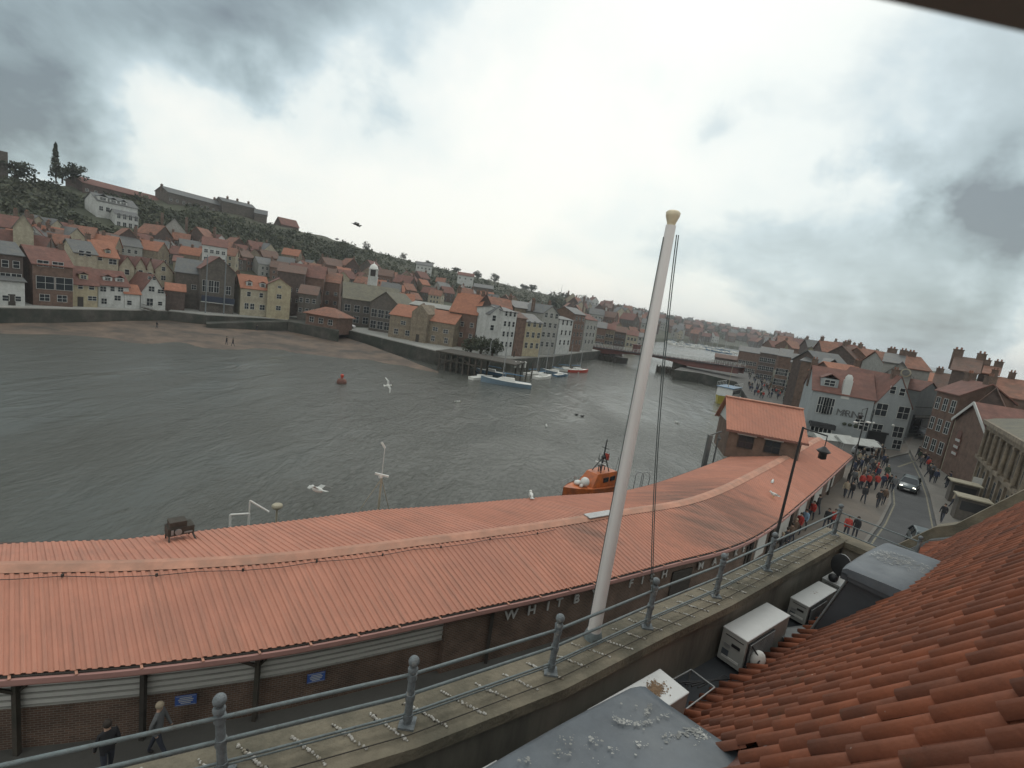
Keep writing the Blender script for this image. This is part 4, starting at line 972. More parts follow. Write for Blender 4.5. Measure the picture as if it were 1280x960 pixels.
# dormers
def dormer(a0,a1,near_over,zt,name='dormer',RS=0,b1=2.45,arch=.05,drops=(),blob=(),fb=1.02,ft=1.45):
    r=empty(name,(0,0,0)); r.parent=hb
    m=MB(); 
    prof=[(fb,12.05),(ft,zt-.12),(b1+.5,zt-.12),(b1+.5,12.05)]
    vs=[UVW(a0+.12,b,z) for b,z in prof]+[UVW(a1-.12,b,z) for b,z in prof]
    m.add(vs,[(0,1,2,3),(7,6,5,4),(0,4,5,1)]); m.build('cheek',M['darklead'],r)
    # top slab, arched along u, rounded edge
    m=MB(); N_=16; rowsT=[]
    for i in range(N_+1):
        t=i/N_; a=a0+(a1-a0)*t; zz=zt+arch*math.sin(PI*t)
        # round the ends down
        ed=min(t,1-t)*(a1-a0); zz-= .04*max(0,1-ed/.08)**2
        f=ft-.10; rowsT.append([(f-.02,zz-.14),(f-.02,zz-.05),(f+.04,zz-.005),(f+.3,zz+.012),(b1-.4,zz+.03+RS),(b1+.12,zz+.05+RS*1.2),(b1+.12,zz-.14)])
    for i,rw in enumerate(rowsT):
        a=a0+(a1-a0)*i/N_
        for (b,z) in rw: m.v.append(tuple(UVW(a,b,z)))
    k=7
    for i in range(N_):
        for j in range(k-1): m.f.append([i*k+j,i*k+j+1,(i+1)*k+j+1,(i+1)*k+j]); m.m.append(0); m.sm.append(j in(1,2,3,4))
    m.f.append(list(range(k))); m.m.append(0); m.sm.append(False); m.f.append(list(range(N_*k,N_*k+k))[::-1]); m.m.append(0); m.sm.append(False)
    top=m.build('dormer_top',M['lead'],r)
    # moulding
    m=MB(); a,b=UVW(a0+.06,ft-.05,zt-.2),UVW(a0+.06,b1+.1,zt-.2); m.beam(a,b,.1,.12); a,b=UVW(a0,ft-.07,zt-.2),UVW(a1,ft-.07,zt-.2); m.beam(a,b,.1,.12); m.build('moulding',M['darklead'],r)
    # corner strip
    m=MB(); m.tube(UVW(a0+.11,fb,12.05),UVW(a0+.11,ft,zt-.15),.02); m.build('corner_strip',M['lead2'],r)
    def zsurf(a,b):
        t=(a-a0)/(a1-a0); return zt+arch*math.sin(PI*min(1,max(0,t)))+.015+(.02+RS)*max(0,(b-ft)/(b1-ft))+.012
    rn=random.Random(7); dm=MB()
    for (px,py,rx,ry,n) in drops:
        c=at(px,py,zt+.04)
        for q in range(n):
            an=rn.uniform(0,2*PI); rr=rn.random()**.7
            X=c.x+math.cos(an)*rr*rx; Y=c.y+math.sin(an)*rr*ry; P_=Vector((X,Y,0))-P0; a=P_.dot(UA);b=P_.dot(VA)
            if not(a0+.05<a<a1-.05 and ft<b<b1-.1): continue
            s_=rn.choice([.003,.004,.005,.007,.010,.018])*rn.uniform(.7,1.1); poly=[]
            K=7
            ph=rn.uniform(0,6); el=rn.uniform(.4,1)
            for kk in range(K):
                th=2*PI*kk/K+ph; q_=s_*rn.uniform(.55,1.2); poly.append((X+math.cos(th)*q_,Y+math.sin(th)*q_*el,zsurf(a,b)))
            dm.add(poly+[(X,Y,zsurf(a,b))],[(kk,(kk+1)%K,K) for kk in range(K)])
    if dm.v: dm.build('droppings',M['drop2'],top)
    return r
# near dormer with lumps of droppings
dr=[(745+i*3,913-i*.5,.06,.03,10) for i in range(0,1)]
def chain(pts,w,n):
    out=[]
    for (a,b) in zip(pts[:-1],pts[1:]):
        for k in range(4): t=k/4; out.append((a[0]+(b[0]-a[0])*t,a[1]+(b[1]-a[1])*t,w,w,n))
    return out
dr=chain([(768,900),(772,906),(785,908),(800,909),(815,905)],.035,9)+chain([(815,905),(825,898),(842,893)],.02,3)+chain([(805,898),(810,888),(812,880)],.03,7)+chain([(830,930),(845,925),(860,920),(875,922)],.05,12)+chain([(868,915),(880,925),(870,932)],.05,10)+[(800,915,.5,.35,25),(700,945,.45,.25,25),(870,935,.2,.15,12)]+[(740,930,.09,.04,26),(700,948,.10,.05,26),(655,955,.06,.04,22),(765,945,.05,.03,16),(640,950,.06,.03,16),(800,940,.1,.05,14),(720,935,.2,.1,30)]
m=MB(); uvbox(m,-.9,2.1,2.66,2.74,13.6,14.32); m.build('lead_upstand',M['lead2'],hb)
dormer(-.75,2.02,0,13.76,RS=.12,drops=dr,arch=.05,b1=2.95)
dr2=[(1110,696,.5,.22,800),(1130,706,.5,.22,700),(1155,718,.35,.2,200),(1090,688,.3,.15,120)]
dormer(7.75,10.15,0,13.78,drops=dr2,b1=2.35,arch=.04)
# bird deterrent strips (shell-like lumps) across the coping
rn=random.Random(9); Lc=0; seg=[]
for a,b in zip(PP[:-1],PP[1:]): seg.append((Lc,a,b)); Lc+=(b-a).length
s_=2.9
sm=[]
while s_<Lc-.2:
    k=max(i for i in range(len(seg)) if seg[i][0]<=s_); a,b=seg[k][1],seg[k][2]; d=(b-a).normalized(); p=a+d*(s_-seg[k][0]); n=Vector((d.y,-d.x,0))
    m=MB(); sk=rn.uniform(-.03,.03); L0=rn.uniform(-.28,-.18); L1=rn.uniform(.16,.26); t=L0
    while t<L1:
        q=p+n*t+d*((.68+sk)*t+rn.uniform(-.012,.012)); r_=rn.uniform(.010,.023); m.ball((q.x,q.y,13.008),r_,6,4,0,1,1,.7)
        if rn.random()<.25: q2=q+d*rn.uniform(-.03,.03); m.ball((q2.x,q2.y,13.005),r_*.8,5,3,1,1,1,.6)
        t+=rn.uniform(.018,.034)
    m.build('encrusted_strip',[M['drop'],M['dark']],cp_)
    s_+=rn.uniform(.36,.43)
# ------------------------------------------------------------------ railing
rl=empty('roof_railing',(0,0,0),0,'grey-green metal railing with ball-topped posts standing on the parapet coping','railing')
posts=BP[2:]
posts=[Vector((-3.75,2.83,13))]+BP[3:]
rn=random.Random(2)
for i,p in enumerate(posts):
    m=MB(); tl=(-.06,0) if i==1 else (rn.uniform(-.01,.01),rn.uniform(-.01,.01))
    t=Vector((tl[0],tl[1],.70)); m.box(p.x-.085,p.x+.085,p.y-.085,p.y+.085,13.0,13.025); m.tube(p+Vector((0,0,.02)),p+t,.043,.038,12); m.lathe([(.05,0),(.055,.03),(.04,.05)],(p+t-Vector((0,0,.06))),12)
    c=p+t+Vector((0,0,.055)); m.ball(c,.058,12,8)
    for hh in (.58,.34,.1): 
        q=p+t*(hh/.7); m.lathe([(.05,-.035),(.052,0),(.05,.035)],q,12)
    m.build('post',M['post'],rl)
for hh,rr in ((.60,.019),(.36,.018),(.13,.013),(.09,.009)):
    m=MB(); 
    pts=[p+Vector((0,0,hh)) for p in posts]; first=posts[0]+(posts[0]-posts[1])*1.6+Vector((0,0,hh)); m.path([first]+pts,rr,8)
    m.build('rail',M['railpaint'],rl)
# return rails
e=posts[-1]
for hh in (.60,.36,.13):
    m=MB(); a=e+Vector((0,0,hh)); b=a+VA*1.6; m.tube(a,b,.016,.016,8); m.build('rail',M['railpaint'],rl)
m=MB(); q=e+VA*1.6; m.tube(q,q+Vector((0,0,.65)),.035); m.ball(q+Vector((0,0,.7)),.05); m.build('post',M['post'],rl)
m=MB(); m.path([p+line_norm(BP,3)*.16+Vector((0,0,.03)) for p in posts],.006,5); m.build('bird_wire',M['dark'],rl)
# ------------------------------------------------------------------ flagpole
b=at(741,797,13); zt=18.72
fp=empty('flagpole',(b.x,b.y,11.8),0,'tall white flagpole with a gilded ball top, rising from the parapet','flagpole')
m=MB(); m.tube((0,0,0),(0,0,zt-11.8),.102,.062,20); m.build('pole',M['pole'],fp)
m=MB(); m.lathe([(.13,.6),(.135,1.22),(.11,1.3),(.1,1.32)],n=16); m.build('sleeve',M['railpaint'],fp)
m=MB(); m.lathe([(.05,0),(.055,.03),(.085,.11),(.09,.15),(.065,.175),(.02,.185)],(0,0,zt-11.8),16); m.build('finial',M['gold'],fp)
m=MB(); k=at(808,722,13.7)-Vector((b.x,b.y,11.8)); k=Vector((BP[6].x-b.x-.05,BP[6].y-b.y-.1,1.85)); 
t0=Vector((.09,0,zt-11.9)); 
def rope(off,sag):
    pts=[]
    for i in range(25):
        t=i/24; z=t0.z+(k.z-t0.z)*t; x=t0.x+off+(k.x-.03-t0.x)*(t**1.0)*(.55+.45*t)
        y=(k.y)*(t**1.0)*(.55+.45*t); pts.append(Vector((x,y,z)))
    return pts
m.path(rope(0,0),.007,5); m.path(rope(.025,0),.007,5)
m.path([Vector((-.07,-.02,zt-11.95)),Vector((-.085,-.04,zt-13.5)),Vector((-.10,-.05,3.5)),Vector((-.11,-.05,1.4))],.006,5)
m.build('halyard',M['rope'],fp)
# ------------------------------------------------------------------ AC units
def ac(a0,a1,b0,b1,zb,zt,label,stain=None):
    c=UVW(a0,b0,zb); r=empty('air_conditioning_unit',(c.x,c.y,zb),math.atan2(UA.y,UA.x),label,'air conditioner','air conditioning units in the roof gutter')
    L_=a1-a0; D=b1-b0; h=zt-zb   # local x=u, y=-v
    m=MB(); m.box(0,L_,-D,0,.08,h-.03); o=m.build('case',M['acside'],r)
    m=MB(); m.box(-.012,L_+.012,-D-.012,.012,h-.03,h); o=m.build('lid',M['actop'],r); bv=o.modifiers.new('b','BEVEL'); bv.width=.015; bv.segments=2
    m=MB()   # grille on roof-facing side
    m.box(.06,L_*.62,-D-.03,-D,.12,h-.08,0)
    for k in range(14): z=.14+k*(h-.24)/13; m.box(.07,L_*.61,-D-.04,-D-.03,z,z+.012,1)
    m.build('grille',[M['black'],M['steel']],r)
    m=MB()   # end face details (toward camera, x=0)
    m.box(-.012,0,-D*.85,-D*.15,.16,.2,0); m.box(-.01,0,-D*.8,-D*.45,h*.62,h*.7,1); m.box(-.008,0,-D*.42,-D*.16,h*.52,h*.62,2); m.box(-.008,0,-D*.4,-D*.12,h*.28,h*.46,3); m.box(-.008,0,-D*.9,-D*.15,h*.84,h*.86,1)
    m.build('end_panel',[M['white_plastic'],M['black'],M['steel'],M['lead']],r)
    m=MB(); 
    for x in (.12*L_,.8*L_): m.box(x,x+.06,-D-.03,.03,0,.08)
    m.build('foot',M['steel'],r)
    if stain:
        m=MB(); rn=random.Random(5)
        for q in range(stain[3]):
            an=rn.uniform(0,6.28);rr=abs(rn.gauss(0,.5))*stain[2]; x=stain[0]*L_+math.cos(an)*rr; y=-D*stain[1]+math.sin(an)*rr*.7
            if not(0.01<x<L_-.01 and -D+.01<y<-.01): continue
            s=rn.uniform(.004,.014); K=6; m.add([(x+math.cos(6.28*k/K)*s*rn.uniform(.6,1.2),y+math.sin(6.28*k/K)*s*rn.uniform(.6,1.2),h+.002+q*1e-5) for k in range(K)],[tuple(range(K))])
        m.build('stain',M['rust'],r)
    return r
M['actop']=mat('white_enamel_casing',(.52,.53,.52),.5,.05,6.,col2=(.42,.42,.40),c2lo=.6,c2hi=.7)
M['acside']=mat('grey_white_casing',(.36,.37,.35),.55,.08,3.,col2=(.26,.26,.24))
M['rust']=mat('brown_droppings_stain',(.22,.14,.08),.9,.4,40.,col2=(.12,.08,.05))
ac(-.75,.78,.62,1.02,11.95,12.72,'white air conditioner at the bottom edge, mostly hidden behind the near lead dormer')
ac(2.15,3.62,.64,1.10,11.95,12.74,'white air conditioner with a brown stain on its lid beside the near dormer',(.74,.45,.17,900))
ac(5.72,7.28,.45,.87,11.95,12.62,'largest air conditioner, with a clean white lid and taped pipes, in mid gutter')
ac(8.35,9.75,.47,.82,11.95,12.45,'air conditioner with twig marks on its lid, next beyond the largest one',(.5,.5,.3,10))
ac(10.1,11.2,.42,.85,11.95,12.42,'farthest air conditioner, beside the far dormer with a black dish on it')
# pipes and lagging on the largest
m=MB(); c=UVW(5.95,1.0,12.28); m.ball((c.x,c.y,c.z),.13,10,7,0,1,.8,1.3); tag(m.build('pipe_lagging',M['white_plastic']),'bundle of white wrapped pipe lagging beside the largest air conditioner','pipe lagging')
m=MB()
for k in range(4):
    a=UVW(4.0+.1*k,.75+.05*k,12.45-.03*k);b_=UVW(5.3,.9-.03*k,12.1); m.tube(a,b_,.012)
    m.path([UVW(5.85+.1*k,.9,12.5-.1*k),UVW(5.9+.1*k,1.05,12.35-.08*k),UVW(5.6,1.05,12.05),UVW(4.2,.95,12.02+.02*k)],.014,6)
tag(m.build('refrigerant_pipes',M['black']),'black pipes and cables lying along the gutter between the air conditioners','pipes')
m=MB(); m.path([UVW(3.5,.55,12.3),UVW(4.6,.6,12.32),UVW(4.6,1.0,12.32),UVW(3.5,1.0,12.25)],.012,6); m.path([UVW(4.6,.6,12.32),UVW(4.6,.6,11.97)],.012); 
tag(m.build('pipe_bracket',M['steel']),'thin steel pipe frame beside the stained air conditioner','bracket')
# black dish thing
c=UVW(10.35,.62,12.78); m=MB()
nn=Vector((-.8,-.55,.1)).normalized(); t_=nn.cross(Vector((0,0,1))).normalized(); up=t_.cross(nn)
vs=[];K=20
for (rr,dd) in ((.25,.0),(.25,.05),(.17,.10),(.01,.12)):
    for k in range(K): th=2*PI*k/K; vs.append(c+t_*(rr*.8*math.cos(th))+up*(rr*math.sin(th))-nn*dd)
m.add(vs,[(i*K+k,i*K+(k+1)%K,(i+1)*K+(k+1)%K,(i+1)*K+k) for i in range(3) for k in range(K)],0,True); m.add(vs[:K],[tuple(range(K))],1)
m.tube(c-Vector((0,0,.2)),UVW(10.35,.62,12.42),.03,.03,8,1); q=UVW(10.15,.6,12.5); m.ball((q.x,q.y,q.z),.1,8,6,1)
tag(m.build('satellite_dish',[M['steel'],M['black']]),'small round black dish on the farthest air conditioner','dish')
# lead apron beside dormer
m=MB(); P=[UVW(7.1,.62,12.2),UVW(7.2,1.05,12.22),UVW(8.3,1.1,12.22),UVW(8.4,.9,12.1)]; m.add(P+[p-Vector((0,0,.05)) for p in P],[(0,1,2,3),(7,6,5,4),(0,4,5,1),(1,5,6,2),(2,6,7,3),(3,7,4,0)]); m.build('lead_apron',M['lead2'],hb)
# camera housing edge close above the lens (top right corner)
d1,d2=Vector(ray(1040,-14)),Vector(ray(1330,52)); k=.28
a=Vector((0,0,H))+d1.normalized()*k; b_=Vector((0,0,H))+d2.normalized()*k; dd=(b_-a).normalized()
a=a-dd*.4; b_=b_+dd*.4; back=Vector((.05,-.9,.35))
m=MB(); th=Vector((0,-.005,.05)); P=[a,b_,b_+back,a+back]; m.add(P+[p+th for p in P],[(0,1,2,3),(7,6,5,4),(0,4,5,1),(1,5,6,2),(2,6,7,3),(3,7,4,0)])
M['housingpaint']=mat('grey_brown_housing',(.16,.155,.135),.8,.1,3.)
tag(m.build('housing_edge',M['housingpaint']),'dark blurred camera housing edge poking into the top right corner of the sky','hood')
# ------------------------------------------------------------------ west bank buildings
A0=at(1080,557,3.4);B0=at(1125,564,3.4)
ze=zat(A0,1089,503)-3.4
gh=house('house','pale blue-grey rendered gable house with white sash windows on the street corner','house',A0,B0,13,ze,zat((A0+B0)/2,1116,470)-3.4-ze,'greyrender','redroof',axis='y',
  wins=[(.36,ze+2.4,.8,1.1),(.62,ze+2.3,.8,1.1),(.2,ze-.9,1.7,1.9),(.80,ze-.9,1.7,1.9),(.22,ze-4.1,1.5,1.7),(.80,ze-4.0,1.5,1.7),(.86,1.0,1.3,1.4)],ov=.12,chim=[(.5,.12,.9,.9)],cw='brick')
m=MB(); w=(B0-A0).length; m.box(.02*w,.5*w,-.25,-.02,.2,2.3); m.box(.0,.52*w,-.5,-.02,2.3,2.6); m.build('shopfront',M['black'],gh)
m=MB(); m.beam((.05,-.04,ze-1),(.05,-.04,ze*.1),.12,.08); m.build('drainpipe',M['black'],gh)
for q in ((.58,ze-3.0),(.05,ze-3.1)):
    m=MB(); m.ball((q[0]*w,-.35,q[1]),.2,8,6); m.build('wall_lamp',M['white_plastic'],gh)
# white long building with lettering
AL=at(1003,541,3.4); AR=A0+(AL-A0).normalized()*.15
ze=zat(AL,1016,487)-3.4
wl=house('inn','long white rendered inn with dark red roof, dormer and dark capital letters on its front','inn',AL,AR,11,ze,3.6,'greyrender','redroof',
  wins=[(.08,ze-2.6,.01,.01)][:0]+[(.86,3.2,1.3,1.5),(.93,ze-4.2,1.2,1.6)],dorm=[(.26,2.4,1.5,1.0,'greyrender')],ov=.2,chim=[(.02,.6)])
w=(AR-AL).length
m=MB(); m.box(.47*w,.60*w,-.05,1.2,ze-.6,ze+2.4); m.lathe([(.065*w,0),(.062*w,.5),(.03*w,.9)],(.535*w,.5,ze+2.4),14); m.build('gablet',M['frame'],wl)
for i in range(5): add_window(wl,(.17+.045*i)*w,-.012,ze-2.2,.7,2.6)
m=MB(); m.box(.06*w,.48*w,-1.6,0,ze-5.4,ze-5.0); m.box(.06*w,.48*w,-1.65,-1.55,ze-5.7,ze-4.9); m.build('canopy',M['black'],wl)
m=MB(); 
for i in range(6): m.box((.08+.07*i)*w,(.088+.07*i)*w,-1.5,-1.35,0,ze-5.4)
m.build('canopy_frame',M['frame'],wl)
m=MB(); m.box(.1*w,.45*w,-.06,-.01,.6,ze-5.6); m.build('shop_window',M['glass'],wl)
for s,(fx,_) in zip('MARINE',[(.52+.062*i,0) for i in range(6)]):
    cu=bpy.data.curves.new('letter','FONT'); cu.body=s; cu.size=1.5; cu.extrude=.03; cu.align_x='CENTER'; to=bpy.data.objects.new('tmp',cu); C.objects.link(to)
    me=bpy.data.meshes.new_from_object(to.evaluated_get(bpy.context.evaluated_depsgraph_get())); bpy.data.objects.remove(to); me.materials.clear(); me.materials.append(M['slate'])
    o=objof('letter',me,wl,(fx*w,-.05,ze-3.3)); o.rotation_euler=(PI/2,0,0)
for i in range(3):
    m=MB(); c=((.63+.09*i)*w,-.1,ze-4.5); m.ball(c,.32,8,5,0,1,.5,.8); m.build('hanging_basket',M['leaf2'],wl)
def W(label,xL,xR,ym,r,yeave,rise,wall,roof,h,depth=9,slope=0,**k): return far(label,xL,xR,ym,r,yeave,rise,wall,roof,depth=depth,h=h,slope=slope,**k)
# behind the two
W('house with steep orange roof and two skylights behind the white inn',1042,1083,478,108,470,-455,'redbrick','orange2',9,wins=[],chim=[(1,.5)],slope=3)
W('small orange-roofed back wing at the left end of the inn',1018,1045,482,112,479,-470,'redbrick','orange2',9)
W('grey civic building with a round clock in its pediment, above the corner gable house',1108,1137,472,112,464,2.0,'greystone','slate',13,axis='y',depth=12,wins=[(.6,10.2,1.2,1.3)],ov=.5,cat='hall',name='clock_hall')
p=azr(1133,464,111.6); m=MB(); m.tube((0,0,0),(0,-.25,0),.75,.75,16); m.tube((0,-.25,0),(0,-.3,0),.55,.55,16,1)
tag(m.build('clock',[M['cream'],M['slate']],loc=(p.x,p.y,zat(p,1133,466)),rz=-.7),'round pale clock face set in the pediment of the grey civic building','clock')
W('white gable house above a dark shopfront at the top of the side street',1137,1167,510,92,487,-479,'greyrender','redroof',12.5,axis='y',depth=10,slope=-4,zb=None) if False else None
A=at(1135,541,4.2);B=at(1160,541,4.2); ze=zat(A,1141,488)-4.2
sh=house('house','white gable house over a dark shopfront at the head of the side street','house',A,B,10,ze,zat((A+B)/2,1160,478)-4.2-ze if zat((A+B)/2,1160,478)-4.2-ze>1.5 else 2.2,'greyrender','redroof',axis='y',ov=.15)
w=(B-A).length; m=MB(); m.box(0,w,-.3,-.01,.1,3.6); m.build('shopfront',M['black'],sh); m=MB(); m.box(.3,w*.3,-.36,-.3,.6,3); m.box(.38*w,w-.4,-.36,-.3,.5,2.8); m.build('shop_window',M['glass'],sh); m=MB(); m.box(0.2,w-.2,-.42,-.3,3.1,3.5); m.build('shop_sign',M['greystone'],sh)
m=MB(); m.box(0,w,-.05,-.01,ze*.62,ze*.62+.15); m.build('band',M['slate'],sh)
for (fx,lab,wm) in ((0,'tall red brick terrace house with pale window surrounds, right of the side street',0),):
    W(lab,1163,1192,520,95,486,2.0,'redbrick','redroof',9.6,depth=6,slope=-5,name='terrace_house',wins=grid(3,3,1.8,3.,1.,1.7,.16,.84),chim=[(.1,.5,1.,1.2),(.9,.5,1.,1.2)])
# gable end brick house with stacked sign
A=at(1176,588,3.4);B=at(1212,612,3.4); ze=zat(A,1187,521)-3.4
bh=house('house','brown brick gable-ended house with white barge boards and stacked red and white signs','house',A,B,12,ze,2.6,'redbrick','redroof',axis='y',ov=.3)
w=(B-A).length
m=MB(); hw=w/2
for s_ in (0,1):
    a=(-.35,-.35,ze-.35) if s_==0 else (w+.35,-.35,ze-.35); m.beam(a,(hw,-.35,ze+2.6),.10,.38)
m.build('barge_board',M['frame'],bh)
m=MB(); m.box(-.15,.0,-.02,6,0,ze-.2); m.build('side_front',M['cream'],bh)
sg=empty('sign',(0,0,0)); sg.parent=bh
m=MB(); x0=.28*w
m.tube((x0,-.02,ze*.58+1.2),(x0,-.12,ze*.58+1.2),.62,.62,16,0); m.box(x0-.8,x0+.8,-.12,-.02,ze*.58+.2,ze*.58+.8,0); m.box(x0-.8,x0+.8,-.12,-.02,ze*.58-.7,ze*.58-.1,0); m.box(x0-.8,x0+.8,-.12,-.02,ze*.58-1.6,ze*.58-1.,0); m.build('panel',M['signred'] if 'signred' in M else M['redroof'],sg)
m=MB()
for z in (.5,-.4,-1.3):
    for k in range(7): m.box(x0-.66+k*.2,x0-.53+k*.2,-.15,-.12,ze*.58+z-.17,ze*.58+z+.17)
m.build('lettering',M['frame'],sg)
# big dark gable behind, orange long roof
W('big dark brick gable with one small white window, behind the sign-panelled house',1214,1264,505,88,512,-481,'darkbrick','brownroof',12,axis='y',depth=12,wins=[(.3,10.6,.8,1.)],slope=0)
W('long house with bright orange roof on the right skyline',1234,1300,482,112,492,-470,'redbrick','orange',14,depth=12,slope=0,chim=[(.05,.5),(.4,.5),(.8,.5)])
W('skyline house with a pair of chimneys and grey gable at right',1192,1224,456,110,462,-445,'darkbrick','brownroof',16,chim=[(.02,.5,1.2,1.4),(.97,.5,1.,1.2)])
W('long skyline range with slate and orange roof above the clock hall',1108,1164,452,125,456,-441,'greystone','orange',16,chim=[(.35,.5,1,1.4),(.8,.5,.9,1.4)],slope=4)
W('slate-roofed block at the left end of the skyline range',1105,1128,452,120,452,-441,'greystone','slate',15,chim=[(.9,.5,1,1.2)])
W('orange-roofed cottage tucked behind the white gable house',1146,1170,472,150,474,-464,'redbrick','orange2',14)
W('brown-roofed back house between the brick terrace and the skyline',1168,1200,475,135,484,-466,'darkbrick','brownroof',16,chim=[(.1,.5,1,1.3),(.9,.5,1,1.3)])
W('mossy roofed back house right of the brick terrace',1190,1218,490,108,496,-478,'darkbrick','oldslate',13,chim=[(.1,.5,1,1.2)])
W('skyline brick house with tall chimneys near the right edge',1225,1248,462,120,466,-456,'darkbrick','orange',16,chim=[(.2,.5,1,1.3),(.9,.5,1,1.2)])
# columned stone building
A=at(1208,606,3.4);B=at(1262,680,3.4); ze=zat(A,1225,527)-3.4
cb_=empty('stone_bank',(A.x,A.y,3.4),math.atan2((B-A).y,(B-A).x),'honey stone classical building with a row of tall columns between dark windows','building'); w=(B-A).length
m=MB(); m.box(0,w,0,12,0,ze); m.build('wall',M['stone'],cb_)
m=MB(); m.box(-.3,w+.3,-.5,12.3,ze,ze+.45); m.box(-.1,w+.1,-.25,.0,ze-.5,ze); m.build('cornice',M['stone'],cb_)
m=MB(); m.box(-.1,w+.1,-.3,0,ze*.48,ze*.48+.4); m.build('string_course',M['stone'],cb_)
roof_mb(w,12,ze+.45,2.2,'x',.2,hip=True).build('roof',M['oldslate'],cb_)
nc=9
for i in range(nc):
    x=.5+(w-1)*i/(nc-1); m=MB(); m.tube((x,-.22,ze*.52),(x,-.22,ze-.5),.2,.17,10); m.box(x-.28,x+.28,-.4,0,ze-.75,ze-.5); m.box(x-.28,x+.28,-.4,0,ze*.48+.4,ze*.48+.6); m.build('column',M['stone'],cb_)
    m=MB(); m.box(x-.25,x+.25,-.2,0,0,ze*.48); m.build('pilaster',M['stone'],cb_)
    if i<nc-1:
        x2=x+(w-1)/(nc-1)/2; add_window(cb_,x2,-.012,ze*.75,.95,ze*.3,0,'slate'); add_window(cb_,x2,-.012,ze*.24,.95,ze*.3,0,'slate')
# quay-side row running away behind the market tower
W('tall brown brick building with blank wall behind the tower roof',998,1027,468,122,450,-443,'towbrick','slate',14,depth=6,slope=-2)
W('cream gable peeping over the tall brown building',1004,1020,442,135,440,-432,'cream','slate',14,axis='y')
W('long grey slate roof behind the inn',1026,1062,455,120,456,-441,'darkbrick','slate',12,slope=4)
W('narrow stone front with white shop awning on the quay street',985,998,472,140,452,2,'stone','slate',12,wins=grid(2,3,2.5,3,1.2,1.8,.25,.75))
W('red brick front with many white windows on the quay street',970,985,462,160,444,2,'redbrick','slate',13,wins=grid(3,3,2.5,3,1.2,1.8,.2,.8))
W('cream front with turret gable on the quay street',972,982,460,175,440,3,'cream','redroof',13,axis='y',wins=grid(2,3,2.5,3,1.2,1.8,.25,.75))
W('dark brick block closing the quay street near the bridge',948,969,452,200,440,2,'darkbrick','slate',11,wins=grid(4,3,2.5,3,1.2,1.6,.15,.85))
W('brown block at the west end of the bridge',922,948,448,225,438,2,'redbrick','slate',10,wins=grid(5,2,2.5,3,1.2,1.6,.15,.85))
W('low dark warehouse by the west bridge end',893,922,450,238,446,1.5,'darkbrick','brownroof',7,wins=grid(5,1,2.5,3,1.2,1.6,.15,.85))
for i,(x,y,r,wl_,rf) in enumerate([(1028,436,170,'darkbrick','orange'),(1050,440,165,'redbrick','redroof'),(1070,447,150,'darkbrick','brownroof'),(1090,450,150,'redbrick','orange'),(1010,431,230,'darkbrick','slate'),(990,432,260,'redbrick','orange'),(1040,432,260,'darkbrick','redroof'),(1075,440,240,'darkbrick','slate'),(965,430,300,'redbrick','redroof')]):
    W('roof in the jumbled rows behind the quay street, number %d from the bridge'%i if False else ['brick house with orange roof left of the inn skyline','red-brick house with dark red roof beyond the inn','brown-roofed house directly behind the inn skylights','orange-roofed house just left of the clock hall','slate-roofed house above the tall brown building','orange-roofed house in the distance over the quay street','dark red roof in the distance over the long slate roof','slate roof in the distance left of the clock hall','dark red roofed house farthest up the quay street'][i],x,x+3600/r,y+4,r,y+3,3,wl_,rf,10,chim=[(.1,.5)],slope=random.uniform(-4,6))
for i,(xl,xr,ym,r,ye,wa,ro,hh,lb_) in enumerate([(746,757,414,222,409,'redbrick','slate',9,'brick house at the near left end of the bridge'),(757,768,416,228,411,'stone','redroof',8,'stone house second from the left bridge end'),(768,782,419,240,414,'darkbrick','brownroof',7,'brown-roofed house third from the left bridge end'),(783,797,422,262,418,'cream','redroof',7,'cream house with dark red roof left of the flagpole beyond the bridge'),(797,812,424,285,421,'greystone','slate',6,'grey shed by the marina just behind the flagpole')]):
    W(lb_,xl,xr,ym,r,ye,2.4,wa,ro,hh,wins=grid(3,2,2,3,1,1.4,.2,.8),depth=9)
# ------------------------------------------------------------------ swing bridge
Lp=at(757,450,0); Rp=at(856,471,0); zb=zat(Lp,757,435); dB=(Rp-Lp); Ls=dB.length
M['bridgered']=mat('dull_red_bridge_girder',(.14,.05,.04),.7,.2,1.,col2=(.09,.05,.045))
br=empty('swing_bridge',(Lp.x,Lp.y,0),math.atan2(dB.y,dB.x),'low dull red girder swing bridge with white railings on dark timber piers','bridge')
zr=zat(Rp,856,449); x0,x1=-28,Ls+18
def zd(x): return zb+(zr-zb)*x/Ls
for yy in (0,6):
    m=MB(); n=30
    for i in range(n):
        a,b=x0+(x1-x0)*i/n,x0+(x1-x0)*(i+1)/n
        def dp(x): return .9+ (1.5*(2*abs(x/Ls-.5))**2 if 0<x<Ls else 1.5)
        m.add([(a,yy,zd(a)),(b,yy,zd(b)),(b,yy,zd(b)-dp(b)),(a,yy,zd(a)-dp(a)),(a,yy+.3,zd(a)),(b,yy+.3,zd(b)),(b,yy+.3,zd(b)-dp(b)),(a,yy+.3,zd(a)-dp(a))],[(3,2,1,0),(4,5,6,7),(0,1,5,4),(7,6,2,3)])
    m.build('girder',M['bridgered'],br)
m=MB(); m.beam((x0,3.1,zd(x0)-.25),(x1,3.1,zd(x1)-.25),7.4,.3); m.build('deck',M['asphalt'],br)
for yy in (-.4,6.6):
    m=MB(); 
    for h in (.5,1.1): m.beam((x0,yy,zd(x0)+h),(x1,yy,zd(x1)+h),.08,.1)
    k=x0
    while k<x1: m.beam((k,yy,zd(k)-.1),(k,yy,zd(k)+1.1),.1,.1); k+=1.6
    m.build('bridge_railing',M['frame'],br)
